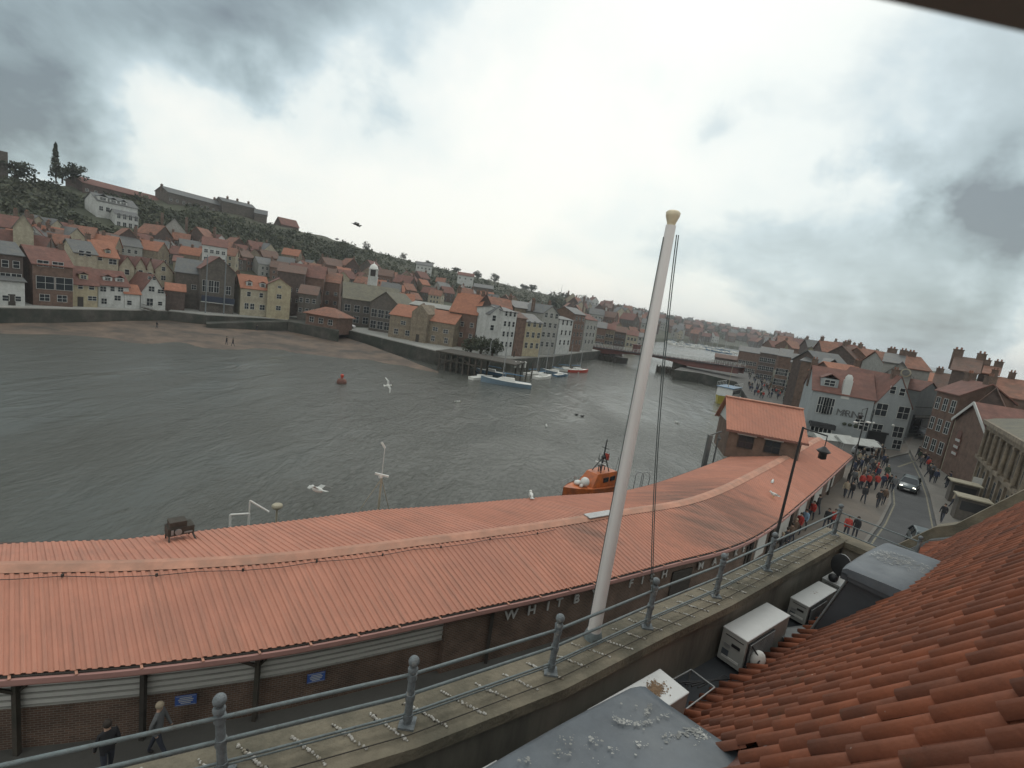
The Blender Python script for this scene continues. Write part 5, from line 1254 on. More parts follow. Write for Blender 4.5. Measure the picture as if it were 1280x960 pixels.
for nm,xx,wd in (('pier',-1,15),('pier',Ls-4,12)):
    m=MB(); m.box(xx-wd*.55,xx+wd*.45,-1.5,8,-1,1.9)
    for i in range(10): a=xx-wd*.55+i*wd/9; m.box(a-.15,a+.15,-2.,-1.5,-1,2.6)
    m.box(xx-2,xx+2,1,5,1.9,zd(xx)-1.5); m.build(nm,M['timber'],br)
m=MB(); m.box(8,10,6,9,zd(8),zd(8)+2.6); m.box(7.6,10.4,5.6,9.4,zd(8)+2.6,zd(8)+2.9); m.build('control_cabin',M['bridgered'],br)
# ------------------------------------------------------------------ boats
def hull_mb(L,B,Dp,n=9,flare=.8,deck=True):
    m=MB(); vs=[]
    for i in range(n+1):
        t=i/n; x=-L/2+L*t; w=B/2*(1-(max(0,t-.35)/.65)**2.4)*(.82+.18*min(1,t*4)); w=max(w,.03); sh=Dp*(.82+.35*t*t)
        vs+=[(x,-w,sh),(x,-w*flare,-.15),(x,w*flare,-.15),(x,w,sh)]
    fs=[]
    for i in range(n):
        for j in range(3): fs.append((4*i+j,4*i+j+1,4*i+5+j,4*i+4+j))
    m.add(vs,fs,0,False); m.add(vs[:4],[(0,3,2,1)],0)
    for i in range(n):
        a=[Vector(vs[4*i]),Vector(vs[4*i+3]),Vector(vs[4*i+7]),Vector(vs[4*i+4])]; m.add([(p.x,p.y*.93,p.z-.06) for p in a],[(0,1,2,3)],1)
    return m
def sailboat(p,L,hd,hullm,mast=0,label='',cab='white_plastic',grp=None,cat='sailing boat',name='sailing_boat',cover=None):
    r=empty(name,p,hd,label,cat,grp); B=L*.3; D=L*.10
    hull_mb(L,B,D).build('hull',[M[hullm],M['white_plastic']],r)
    m=MB(); m.add([(-L*.18,-B*.26,D*.8),(L*.2,-B*.2,D*.9),(L*.2,B*.2,D*.9),(-L*.18,B*.26,D*.8),(-L*.16,-B*.22,D*1.5),(L*.08,-B*.18,D*1.5),(L*.08,B*.18,D*1.5),(-L*.16,B*.22,D*1.5)],[(0,1,5,4),(1,2,6,5),(2,3,7,6),(3,0,4,7),(4,5,6,7)]); m.build('cabin',M[cab],r)
    if mast:
        m=MB(); m.tube((L*.08,0,D),(L*.08,0,mast),.11,.08,6); m.tube((L*.08,-.5,mast*.62),(L*.08,.5,mast*.62),.025); m.build('mast',M['steel'],r)
        m=MB(); 
        for q in ((L*.48,0,D),(-L*.48,0,D),(L*.05,B*.45,D),(L*.05,-B*.45,D)): m.tube((L*.08,0,mast*.97),q,.012,.012,4)
        m.build('rigging',M['steel'],r)
        m=MB(); m.tube((L*.08,0,D*2.3),(-L*.34,0,D*2.2),.13,.10,6); m.build('boom_cover',M[cover or 'bluepaint'],r)
    return r
def atw(px,py): return at(px,py,0)
sailboat(atw(632,481),11,2.9+.3,'greyblue',12.5,'blue-grey sailing yacht with tall mast, nearest of the boats by the timber jetty',cover='bluepaint')
sailboat(atw(602,474),7,.9,'white_plastic',0,'small white motor boat at the stern of the blue-grey yacht',cat='motor boat',name='motor_boat')
sailboat(atw(612,467),8,3.0,'bluepaint',8,'blue boat with blue cover moored behind the blue-grey yacht',cover='bluepaint')
for (x,y,L,h,hm,ms,lab) in [(668,469,7,.8,'white_plastic',9,'white yacht at the left of the moored group before the terrace'),(679,473,8,1.,'white_plastic',10,'white yacht bow-on, nearest in the moored group before the terrace'),(692,467,8,2.8,'greyblue',12,'grey-hulled yacht in the middle of the moored group before the terrace'),(708,464,8,.2,'white_plastic',8,'white yacht with cream cover beside the red-hulled yacht'),(722,465,9,.7,'redpaint',14,'red-hulled yacht with the tallest mast at the right of the moored group'),(700,470,6,1.,'bluepaint',0,'small blue boat hidden behind the moored yachts')]:
    sailboat(atw(x,y),L,h,hm,ms,lab)
rn=random.Random(3); protoB=[sailboat((0,0,0),9,0,'white_plastic',10,'white masted yacht in the crowded marina beyond the bridge',grp='boats in the far marina'),sailboat((0,0,0),8,0,'white_plastic',0,'white motor boat in the crowded marina beyond the bridge',grp='boats in the far marina',cat='motor boat',name='motor_boat'),sailboat((0,0,0),9,0,'bluepaint',9,'blue-hulled yacht in the crowded marina beyond the bridge',grp='boats in the far marina')]
nb=0;used=[0,0,0]
for k in range(400):
    px=rn.uniform(775,965); py=hy(px)+rn.uniform(9,24)
    p=atw(px,py); r=rad(p)
    if r<235 or r>640 or ground(p.x,p.y)>-1: continue
    if px<835 and py>hy(px)+14: continue
    v=rn.choice([0,0,1,1,1,2]); 
    o=protoB[v] if not used[v] else copy_tree(protoB[v]); used[v]=1; o.location=p; o.rotation_euler=(0,0,rn.choice([.6,.7,2.2,2.3])+rn.uniform(-.1,.1)); s=rn.uniform(.9,1.4); o.scale=(s,s,s); nb+=1
    if nb>=85: break
print('marina',nb)
# yellow and blue pleasure boat
p=at(907,502,0); r=empty('pleasure_boat',p,math.atan2(-p.y,-p.x)-.25,'yellow-hulled passenger boat with white upper deck, moored left of the market tower','passenger boat')
r.scale=(1.15,1.15,1.15)
hull_mb(13,4.6,1.6).build('hull',[M['yellowpaint'],M['greyblue']],r)
m=MB(); m.box(-4.2,2.6,-1.7,1.7,1.3,3.4); m.build('cabin',M['white_plastic'],r)
m=MB(); 
for i in range(6): m.box(-3.9+i*1.05,-3.2+i*1.05,-1.74,1.74,2.1,3.0)
m.build('cabin_window',M['glass'],r)
m=MB(); m.box(-4.4,2.9,-1.9,1.9,3.4,3.55); m.build('upper_deck',M['bluepaint'],r)
m=MB(); 
for s_ in (-1.85,1.85):
    m.tube((-4.3,s_,4.5),(2.8,s_,4.5),.04); 
    for i in range(7): m.tube((-4.3+i*1.18,s_,3.5),(-4.3+i*1.18,s_,4.5),.03)
m.build('deck_rail',M['white_plastic'],r)
m=MB(); m.tube((.5,0,3.5),(.5,0,8.2),.08,.05); m.tube((.5,-1,6.4),(.5,1,6.4),.04); m.build('mast',M['cream'],r)
# ------------------------------------------------------------------ lifeboat
p=at(738,625,0); zz=0
lb=empty('lifeboat',(p.x,p.y,0),math.atan2(UA.y,UA.x)+.12+PI,'orange lifeboat with dark mast and white gear on deck, moored behind the market roof','lifeboat'); lb.scale=(.6,.6,.62)
lb.location=(p.x,p.y+.3,.1)
hull_mb(15,4.6,2.6,12).build('hull',[M['orangepaint'],M['orangepaint']],lb)
m=MB(); m.add([(-5,-1.8,2.2),(2.2,-1.5,2.4),(2.2,1.5,2.4),(-5,1.8,2.2),(-4.2,-1.4,4.3),(.6,-1.1,4.3),(.6,1.1,4.3),(-4.2,1.4,4.3)],[(0,1,5,4),(1,2,6,5),(2,3,7,6),(3,0,4,7),(4,5,6,7)]); m.build('wheelhouse',M['orangepaint'],lb)
m=MB(); m.add([(1.0,-1.15,3.35),(1.62,-1.3,2.7),(1.62,1.3,2.7),(1.0,1.15,3.35)],[(0,1,2,3)]); m.box(-3.6,-2.4,-1.66,-1.5,3.0,3.7); m.box(-1.8,-.6,-1.64,-1.45,3.0,3.7); m.box(-3.6,-2.4,1.5,1.66,3.0,3.7); m.box(-1.8,-.6,1.45,1.64,3.0,3.7); m.build('wheelhouse_window',M['glass'],lb)
m=MB(); m.tube((-1.6,0,4.3),(-1.9,0,9.4),.16,.09); m.tube((-2.7,-.9,4.2),(-1.8,0,7.2),.08); m.tube((-2.7,.9,4.2),(-1.8,0,7.2),.08); m.tube((-.4,-.9,4.2),(-1.5,0,6.4),.08); m.tube((-.4,.9,4.2),(-1.5,0,6.4),.08); m.ball((-1.7,0,6.5),.35,8,6); m.beam((-1.8,-.7,8.0),(-1.8,.7,8.0),.1,.1); m.beam((-1.7,-.9,5.9),(-1.7,.9,5.9),.12,.12); m.tube((-1.7,.8,5.9),(-1.8,.9,7.4),.04); m.tube((-1.7,-.8,5.9),(-1.75,-.8,6.9),.04); m.beam((-2.6,0,5.2),(-.8,0,5.2),.5,.1); m.tube((-2.6,0,4.3),(-2.6,0,5.2),.08); m.tube((-.9,0,4.3),(-.9,0,5.2),.08); m.build('mast',M['black'],lb)
m=MB(); m.beam((-1.2,-1.,5.55),(-1.2,1.,5.6),.2,.15); m.lathe([(.3,5.3),(.32,5.5),(.2,5.6)],(-2.3,0,0),10); m.ball((2.8,.4,3.2),.75,10,7); m.ball((3.4,-.5,2.9),.55,10,7,0,1.3,1,.7); m.ball((3.9,.6,2.85),.3); m.build('deck_gear',M['white_plastic'],lb)
m=MB(); m.path([Vector((1.7+.0*k,-1.5,2.5)) if k==0 else Vector((1.7+1.2*math.sin(k*.5),-1.7,2.5+.9*math.sin(k*.6))) for k in range(6)],.05); 
for i in range(9): m.tube((-7+i*1.6,-2.0+abs(i-4)*.05,2.3),(-7+i*1.6,-2.0+abs(i-4)*.05,3.1),.03)
m.path([Vector((-7+i*1.6,-2.0+abs(i-4)*.05,3.1)) for i in range(9)],.03); m.build('guard_rail',M['steel'],lb)
for y in (-1.2,1.2):
    m=MB(); m.tube((-4.,y,4.2),(-4.4,y,6.6),.03); m.build('antenna',M['black'],lb)
m=MB(); m.box(-2.9,-2.86,-.5,.3,5.9,6.9); m.build('flag',M['redpaint'],lb)
# ------------------------------------------------------------------ things behind the market roof
def yc(px,py,z): return at(px,py,z)
# tripod radar mast of a hidden boat
b=at(489,640,6.0); b=b+nrm(idx_at(520,778))*1.2; zt_=zat(b,484,597); zm=zat(b,483,560)
m=MB(); m.tube((b.x,b.y,1),(b.x,b.y,zt_),.07,.05); 
l=at(465,640,5.0);q=at(496,640,5.0); l=Vector((b.x-1.1,b.y-.5,5.2)); q=Vector((b.x+.5,b.y+.8,5.0))
m.tube(l,(b.x,b.y,zt_-.1),.02); m.tube(q,(b.x,b.y,zt_-.1),.02); m.build('mast',M['cream'])
r=bpy.data.objects['mast'] if False else None
o=C.objects[-1]; o.name='radar_mast'; tag(o,'cream tripod boat mast with radar bar rising behind the market roof','mast')
m=MB(); m.beam((b.x-.35,b.y-.1,zt_+.18),(b.x+.35,b.y+.05,zt_+.05),.09,.09); m.tube((b.x-.05,b.y,zt_-.05),(b.x-.05,b.y,zt_+.1),.12); m.tube((b.x,b.y,zt_),(b.x,b.y,zm),.015); m.beam((b.x-.2,b.y,zm+.28),(b.x+.02,b.y,zm-.02),.03,.1); x_=m.build('radar_bar',M['white_plastic'],o)
# white goalpost frame and dome of another boat
b=at(318,652,6.2)+nrm(idx_at(330,812))*1.0; z1=zat(b,345,648)
m=MB(); a1=at(296,655,6.0);a2=at(320,652,6.0);a3=at(345,650,6.0);n_=nrm(idx_at(330,812))*.9
a1,a2,a3=a1+n_,a2+n_,a3+n_
t1=Vector((a1.x,a1.y,zat(a1,298,645)));t2=Vector((a2.x,a2.y,zat(a2,318,643))); t3=Vector((a2.x,a2.y,zat(a2,320,627)))
m.path([a1-Vector((0,0,3)),t1,t2,a2-Vector((0,0,3))],.05,6); m.tube(t3,a3,.05); m.path([a2,t3],.03); m.build('gantry',M['white_plastic']); o=C.objects[-1]; tag(o,'white tubular boat gantry showing over the market roof, left of the white dome','gantry')
b=at(357,645,5.5)+n_*1.2; zt_=zat(b,357,634); m=MB(); m.tube((b.x,b.y,2),(b.x,b.y,zt_-.1),.05); m.lathe([(.16,-.16),(.26,-.08),(.27,.05),(.2,.1)],(b.x,b.y,zt_),12); m.build('radar_dome',M['cream']); tag(C.objects[-1],'round cream radar dome on a stalk behind the market roof','dome')
# hoist box on the far slope
i=min(range(len(ST)),key=lambda k:abs(proj_x(ST[k]+nrm(k)*(WD-.5),ZE+.4)-222)); p=ST[i]+nrm(i)*(WD-.6); n=nrm(i)
r=empty('roof_hoist',(p.x,p.y,ZE+.2),math.atan2(-n.x,n.y),'dark boxy hoist on a frame at the far edge of the market roof','hoist')
m=MB(); m.box(-.45,.45,-.3,.3,.3,.62); m.box(-.38,.2,-.25,.25,.62,.85); m.build('casing',M['timber'],r)
m=MB()
for x in (-.4,.4): m.beam((x,-.3,.3),(x*1.2,-.75,0),.05,.05); m.beam((x,.3,.3),(x,.3,-.2),.05,.05)
m.beam((-.5,-.75,.02),(1.4,-.95,.05),.04,.03); m.build('frame',M['dark'],r)
m=MB(); m.tube((-.1,-.3,.46),(-.1,-.36,.46),.12,.12,12); m.box(-.34,-.26,-.33,-.3,.36,.56); m.box(.1,.38,-.33,-.3,.36,.42); m.build('dial',M['steel'],r)
# davit by the tower
p=at(893,572,6.0)+Vector((-.3,1.2,0)); zt_=zat(p,897,545); m=MB(); m.beam((p.x,p.y,1),(p.x,p.y,zt_),.45,.35); m.tube((p.x+.8,p.y,4),(p.x+.8,p.y,zt_+.2),.08); m.beam((p.x,p.y,zt_),(p.x+1.0,p.y,zt_+.5),.12,.12); m.ball((p.x+.9,p.y,zt_-.2),.2)
m.build('quay_crane',M['slate']); tag(C.objects[-1],'small dark quay crane standing left of the market tower','crane')
for x,y in ((813,592),(821,592)):
    p=at(x,y+8,6)+nrm(idx_at(830,705))*.9; m=MB(); zt_=zat(p,x,y); 
    pts=[Vector((p.x+.3*math.cos(t),p.y,zt_-.3+.3*math.sin(t))) for t in [PI*k/8 for k in range(9)]]; m.path([pts[0]-Vector((0,0,3))]+pts+[pts[-1]-Vector((0,0,3))],.035,6); m.build('ladder_hoop',M['steel']); tag(C.objects[-1],('left' if x<815 else 'right')+' of two thin grey ladder hoops behind the market roof edge','ladder hoop')
# ------------------------------------------------------------------ street lamps
def lamp(bx,by,zg,top_px,arm,label,grp=None):
    b=at(bx,by,zg); zt_=zat(b,*top_px); r=empty('street_lamp',b,0,label,'street lamp',grp)
    h=zt_-zg; m=MB(); m.tube((0,0,0),(0,0,h),.085,.05,10); m.lathe([(.16,0),(.15,.9),(.10,1.0)],n=10); m.lathe([(.09,h*.5),(.12,h*.5+.05),(.09,h*.5+.12)],n=10); m.build('pole',M['lamp'],r)
    m=MB(); m.tube((0,0,h-.05),(arm,0,h-.25),.035); m.tube((arm,0,h-.25),(arm,0,h-.75),.02); m.build('arm',M['lamp'],r)
    m=MB(); m.lathe([(.06,-.2),(.26,-.38),(.30,-.42),(.16,-.52),(.17,-.75),(.05,-.8)],(arm,0,h-.55),10); m.build('lantern',M['lamp'],r)
    return r
lamp(938,800,3.3,(993,532),1.15,'tall black street lamp with long arm and lantern in front of the market hall')
r=lamp(1060,602,3.42,(1086,510),-.5,'black lamp column among the crowd at the end of the market hall')
# white twin arms of the second lamp
b=at(1060,602,3.42); m=MB(); z=zat(b,1079,527); m.ball((.5,0,z-3.42),.22,8,5,0,1.4,1,.5); m.ball((-.9,0,z-3.6),.18,8,5,0,1.4,1,.5); m.tube((-.9,0,z-3.6),(.5,0,z-3.42),.03); m.build('pale_lantern',M['white_plastic'],r)
# ------------------------------------------------------------------ timber jetty and buoy
p1=at(548,462,0);p2=at(600,472,0);
m=MB(); d=(p2-p1); n=d.length; 
jt=empty('timber_jetty',(p1.x,p1.y,0),math.atan2(d.y,d.x),'tall dark timber jetty with crossed piles at the corner of the quay','jetty')
for i in range(8): 
    x=i*n/7; m=MB(); m.box(x-.2,x+.2,-.2,.2,-1,4.1); m.box(x-.2,x+.2,4.,4.4,-1,4.1); m.build('pile',M['timber'],jt)
m=MB(); m.box(-1,n+8,-.4,8,4.1,4.4); m.build('jetty_deck',M['timber'],jt)
m=MB(); m.beam((0,-.25,1.2),(n*.5,-.25,3.8),.2,.2); m.beam((n*.5,-.25,3.8),(n,-.25,1.2),.2,.2); m.box(0,n,-.3,-.1,2.4,2.7); m.build('brace',M['timber'],jt)
for i,(x,y,h_) in enumerate([(643,474,4),(650,475,4.3),(657,474,4),(664,471,3.6),(640,462,5)]):
    p=at(x,y,0); m=MB(); m.tube((p.x,p.y,-1),(p.x,p.y,h_),.2,.16,8); tag(m.build('mooring_post',M['timber']),'dark timber mooring post in the row beside the blue-grey yacht','mooring post','mooring posts by the yacht')
for i,(x,y) in enumerate([(644,454),(650,454),(656,454)]):
    p=at(x,y+4,3.3); m=MB(); m.tube((p.x,p.y,3.),(p.x,p.y,4.1),.25,.25,8); m.ball((p.x,p.y,4.2),.3); tag(m.build('white_bollard',M['white_plastic']),'white topped bollard in the row of three on the quay behind the mooring posts','bollard','white bollards on the far quay')
p=at(427,479,0); r=empty('mooring_buoy',p,0,'rusty red round mooring buoy floating alone in mid harbour','buoy')
m=MB(); m.lathe([(.3,-.4),(.75,-.2),(.85,.25),(.7,.7),(.3,.85)],n=12); m.build('float',M['redroof'],r)
m=MB(); m.lathe([(.12,.85),(.3,1.2),(.28,1.5),(.1,1.6)],n=8); m.build('top_mark',M['redpaint'],r)
# ------------------------------------------------------------------ cars
M['carpaint']=mat('grey_green_car_paint',(.10,.12,.125),.3,.05,3.,metal=.5)
M['carwhite']=mat('white_car_paint',(.6,.6,.6),.35,.05,3.)
M['cardark']=mat('dark_car_paint',(.03,.035,.045),.3,.05,3.)
M['tyre']=mat('tyre_rubber',(.015,.015,.015),.9,.1,5.)
M['headlamp']=mat('lit_headlamp',(1.,.97,.82),.3,.0,1.,emit=3.5)
def car(p,ang,paint,label,lights=True,grp=None,L=4.1,Wd_=1.75,Hh=1.5):
    r=empty('car',p,ang,label,'car',grp)
    # body sections along x (front +x): (x, z_low, z_belt, halfw)
    sec=[(-L/2,.45,.72,.66),(-L/2+.06,.3,.95,.76),(-L/2+.5,.22,1.0,.86),(-.6,.2,.98,.875),(.5,.2,.95,.875),(L/2-1.0,.22,.90,.86),(L/2-.35,.24,.78,.80),(L/2-.06,.3,.66,.70),(L/2,.38,.56,.62)]
    m=MB(); K=8; vs=[]
    for (x,a,b,w) in sec:
        vs+=[(x,-w*.86,a),(x,-w,a+(b-a)*.35),(x,-w*.98,a+(b-a)*.8),(x,-w*.88,b),(x,w*.88,b),(x,w*.98,a+(b-a)*.8),(x,w,a+(b-a)*.35),(x,w*.86,a)]
    n=len(sec)
    m.add(vs,[(i*K+j,i*K+(j+1)%K,(i+1)*K+(j+1)%K,(i+1)*K+j) for i in range(n-1) for j in range(K)]+[tuple(range(K))[::-1],tuple((n-1)*K+j for j in range(K))],0,True)
    m.build('body',paint,r)
    m=MB(); g0=[(-L/2+.35,.93),(-L/2+.75,Hh-.06),(-.1,Hh-.04),(.35,Hh-.10),(1.05,.90)]; w0,w1=.80,.64
    vs=[(x,-(w0 if i in(0,4) else w1),z) for i,(x,z) in enumerate(g0)]+[(x,(w0 if i in(0,4) else w1),z) for i,(x,z) in enumerate(g0)]
    m.add(vs,[(0,1,2,3,4),(9,8,7,6,5),(0,5,6,1),(3,8,9,4)]); m.build('windows',M['glass'],r)
    m=MB(); m.add([(-L/2+.68,-w1-.01,Hh-.07),(.38,-w1-.01,Hh-.09),(.38,w1+.01,Hh-.09),(-L/2+.68,w1+.01,Hh-.07),(-L/2+.85,-w1+.1,Hh),(.2,-w1+.1,Hh-.01),(.2,w1-.1,Hh-.01),(-L/2+.85,w1-.1,Hh)],[(0,1,5,4),(1,2,6,5),(2,3,7,6),(3,0,4,7),(4,5,6,7)])
    for s_ in (-1,1):
        m.beam((.35,s_*w1,Hh-.1),(1.06,s_*(w0+.01),.9),.06,.05); m.beam((-.45,s_*(w1+.04),Hh-.06),(-.5,s_*(w0+.03),.93),.07,.04); m.beam((-L/2+.7,s_*w1,Hh-.08),(-L/2+.34,s_*(w0+.01),.93),.16,.05)
    m.build('roof',paint,r)
    for x in (-L/2+.75,L/2-.78):
        for s_ in (-1,1):
            m=MB(); m.tube((x,s_*.70,.31),(x,s_*.885,.31),.31,.31,14); o=m.build('tyre',M['tyre'],r); m=MB(); m.tube((x,s_*.875,.31),(x,s_*.90,.31),.19,.17,12); m.build('rim',M['steel'],o)
    for s_ in (-1,1):
        m=MB(); m.ball((L/2-.16,s_*.55,.64),.13,8,6,0,.7,1.3,.8); m.build('headlight',M['headlamp'] if lights else M['glass'],r)
        m=MB(); m.ball((.85,s_*.95,1.0),.1,6,5,0,.7,1,.7); m.build('mirror',paint,r)
    m=MB(); m.box(L/2-.05,L/2+.02,-.5,.5,.46,.58); m.box(L/2-.03,L/2+.02,-.6,.6,.28,.38); m.build('grille',M['black'],r)
    m=MB(); m.box(L/2-.0,L/2+.035,-.26,.26,.36,.46); m.build('number_plate',M['frame'],r)
    return r
p=at(1135,612,3.31); car(p,math.atan2(-p.y,-p.x)-.05,M['carpaint'],'grey-green hatchback with lit headlamps driving toward the camera')
p=at(1152,688,3.31); car(p,math.atan2(-p.y,-p.x)+.2,M['carpaint'],'silver-grey car half hidden by the roof verge below the headlit hatchback',False)
p=at(1081,570,3.42); car(p,.4,M['carwhite'],'white car parked before the inn behind the crowd',False)
p=at(1088,562,3.42); car(p,.5,M['carwhite'],'white car farther back against the corner house shopfront',False)
p=at(1153,545,3.9); car(p,math.atan2(-p.y,-p.x),M['cardark'],'dark car at the top of the side street',False)
p=at(434,407,3.6); car(Vector(azr(436,402,qr(436)+3))+Vector((0,0,3.6)),.1,M['carwhite'],'white car parked on the far quay beside the pavilion',False)
# stalls/kiosk roofs
for i,(x,y,lab) in enumerate([(1199,628,'upper of the two cream flat-topped kiosks on the right pavement'),(1208,650,'lower of the two cream flat-topped kiosks on the right pavement')]):
    p=at(x,y,3.41); r=empty('kiosk',p,-.55,lab,'kiosk'); m=MB(); m.box(-1.1,1.1,-.7,.7,0,2.2); m.build('body',M['darkstone'],r); m=MB(); m.box(-1.3,1.3,-.95,.95,2.2,2.32); m.build('kiosk_roof',M['cream'],r); m=MB(); m.box(-.9,.9,-.74,-.7,1.,1.9); m.build('hatch',M['black'],r)
p=at(1219,626,3.41); m=MB(); m.box(-.7,.7,-.05,.05,.5,2.6); m.tube((-.6,0,0),(-.6,0,.5),.05); m.tube((.6,0,0),(.6,0,.5),.05); tag(m.build('notice_board',M['white_plastic'],loc=p,rz=-.6),'white notice board standing beside the kiosks','notice board')
# awnings by the brick terrace, canopies near the market end
p=at(1172,568,3.5); m=MB(); 
for k in range(5): m.box(-1.5+k*.6,-1.2+k*.6,-1.,0,2.4,2.45,0); m.box(-1.2+k*.6,-.9+k*.6,-1.,0,2.4,2.45,1)
m.box(-1.55,-1.5,-1,0,2.2,2.45,1); m.box(1.5,1.55,-1,0,2.2,2.45,1)
tag(m.build('striped_awning',[M['cream'],M['slate']],loc=p,rz=-.9),'striped shop awning below the brick terrace','awning')
for (x,y,w_,d2,lab) in [(1068,553,6,3,'large pale flat canopy between the inn and the market hall end'),(1038,548,6,3,'white sloping marquee roof just beyond the market hall end')]:
    p=at(x,y,5.4); r=empty('canopy',(p.x,p.y,3.4),.15,lab,'canopy'); m=MB(); m.add([(-w_/2,-d2/2,2.),(w_/2,-d2/2,2.),(w_/2,d2/2,2.),(-w_/2,d2/2,2.),(-w_/2,0,2.7),(w_/2,0,2.7)],[(0,1,5,4),(2,3,4,5),(0,4,3),(1,2,5)]); m.build('canopy_top',M['acside'],r)
    m=MB(); 
    for a in (-1,1):
        for b in (-1,1): m.tube((a*w_/2.05,b*d2/2.1,0),(a*w_/2.05,b*d2/2.1,2.05),.05)
    m.build('canopy_legs',M['steel'],r)
# ------------------------------------------------------------------ people
def person_mesh(seed):
    rn=random.Random(seed); sw=rn.uniform(.12,.30)*rn.choice([-1,1]); aw=sw*.8; lean=rn.uniform(0,.05)
    V=[(0,0,.95),(0,.02,1.15),(lean,0,1.38),(lean,0,1.50),(lean+.02,0,1.60),(lean+.03,0,1.70),
       (.0,.09,.90),(sw*.5,.10,.50),(sw,.10,.09),(sw+.14,.10,.04),
       (.0,-.09,.90),(-sw*.4,-.10,.50),(-sw,-.10,.09),(-sw+.14,-.10,.04),
       (lean,.17,1.42),(-aw*.4,.24,1.14),(-aw*.4+.12,.22,.90),(-aw*.4+.17,.21,.82),
       (lean,-.17,1.42),(aw*.4,-.24,1.14),(aw*.4+.12,-.22,.90),(aw*.4+.17,-.21,.82)]
    Eg=[(0,1),(1,2),(2,3),(3,4),(4,5),(0,6),(6,7),(7,8),(8,9),(0,10),(10,11),(11,12),(12,13),(2,14),(14,15),(15,16),(16,17),(2,18),(18,19),(19,20),(20,21)]
    Rd=[.15,.15,.16,.055,.095,.085,.10,.068,.048,.05,.10,.068,.048,.05,.075,.055,.042,.036,.075,.055,.042,.036]
    me=bpy.data.meshes.new('p'); me.from_pydata(V,Eg,[]); o=bpy.data.objects.new('p',me); C.objects.link(o)
    s=o.modifiers.new('s','SKIN'); o.modifiers.new('u','SUBSURF').levels=1; o.modifiers['u'].render_levels=1
    for i,v in enumerate(me.skin_vertices[0].data): v.radius=(Rd[i]*(1 if i not in(0,1,2) else .8),Rd[i]*(1 if i not in (0,1,2) else 1.15)); v.use_root=(i==0)
    m2=bpy.data.meshes.new_from_object(o.evaluated_get(bpy.context.evaluated_depsgraph_get())); bpy.data.objects.remove(o)
    return m2
M['skin']=mat('skin',(.42,.27,.20),.6,.1,8.)
coats={'black':(.022,.022,.025),'navy':(.03,.04,.075),'red':(.36,.045,.035),'grey':(.12,.125,.13),'beige':(.30,.25,.18),'dark green':(.04,.06,.04),'light blue':(.18,.28,.38),'white':(.52,.52,.50),'orange':(.45,.14,.06),'brown':(.10,.065,.045)}
for k,c in coats.items(): M['coat_'+k]=mat(k.replace(' ','_')+'_coat',c,.9,.12,6.)
M['jeans']=mat('dark_trousers',(.035,.04,.055),.9,.15,6.); M['shoe']=mat('dark_shoes',(.015,.015,.015),.6,.1,6.)
M['hairdark']=mat('dark_hair',(.03,.022,.017),.8,.2,12.); M['hairlight']=mat('fair_hair',(.30,.25,.18),.8,.2,12.)
base=[person_mesh(i) for i in range(4)]; vari={}
def person_var(v,coat,hair):
    k=(v,coat,hair)
    if k in vari: return vari[k]
    me=base[v].copy(); me.name='person'; me.materials.clear()
    for q in ('coat_'+coat,'jeans','shoe','skin'): me.materials.append(M[q])
    for f in me.polygons:
        c=f.center; f.use_smooth=True
        f.material_index = 3 if (c.z>1.51 and abs(c.y)<.12) else (2 if c.z<.10 else (1 if c.z<.86 and abs(c.y)<.18 else (3 if c.z<.87 else 0)))
    h=MB(); h.ball((.02,0,1.685),.108,10,8,0,1.05,.95,1.05); vs=[(x,y,z) for x,y,z in h.v]
    h2=MB(); keep=[f for f in h.f if not all(h.v[i][0]>.06 and h.v[i][2]<1.72 for i in f) and sum(h.v[i][2] for i in f)/len(f)>1.62]; h2.add(h.v,keep,0,True)
    # nose
    vari[k]=(me,h2.mesh('hair',M['hair'+hair])); return vari[k]
npn=0
def person(p,ang,coat,label=None,grp=None,hair='dark',sc=1.,v=None):
    global npn
    me,hm=person_var(npn%4 if v is None else v,coat,hair); npn+=1
    o=bpy.data.objects.new('person',me); C.objects.link(o); o.location=p; o.rotation_euler=(0,0,ang); o.scale=(sc,sc,sc); objof('hair',hm,o)
    tag(o,label,'person',grp); return o
def tow(p): return math.atan2(-p.y,-p.x)
named=[(1078,628,'black','person in a black coat walking at the front of the left crowd, dark trousers'),(1096,634,'black','person in black walking toward the camera, leftmost of the front walking trio'),(1103,631,'brown','person in a brown coat, middle of the front walking trio'),(1062,623,'black','person in black by the market wall, left of the crowd'),(1055,621,'beige','person in a beige coat standing under the market eave'),(1075,611,'red','person in a red coat at the left of the red-coated group'),(1083,611,'red','person in a red coat at the right of the red-coated group'),(1095,600,'red','fair-haired person in a red coat behind the walking trio'),(1115,614,'grey','person in grey carrying a pale bag at the kerb beside the car'),(1110,612,'black','person in black at the kerb beside the grey-coated person'),(1031,661,'black','tall person in black standing just beyond the railing corner'),(1039,662,'red','person in red beside the black-coated one beyond the railing corner'),(1056,671,'red','person in red at the return railing, head above the rail'),(1067,672,'black','person in black at the return railing'),(1003,663,'light blue','person in light blue under the market eave'),(996,668,'red','person in red under the market eave left of the light blue one'),(1176,652,'black','lone person in black crossing the right pavement'),(1186,618,'navy','person in navy beside the chalkboard on the right pavement'),(1162,602,'black','person in black walking down the right pavement'),(1168,604,'navy','person in navy walking down the right pavement behind another'),(1159,588,'red','person in red in the knot of people on the right pavement'),(30,0,'','')]
for x,y,c,l in named:
    if not c: continue
    p=at(x,y,3.42); person(p,tow(p)+random.uniform(-.4,.4),c,l,None,'light' if 'fair' in l else 'dark')
p=at(132,985,3.3); person(at(130,958,3.9)*1.0,2.6,'black','person in black walking below the market wall near the left edge')
C.objects[-1]
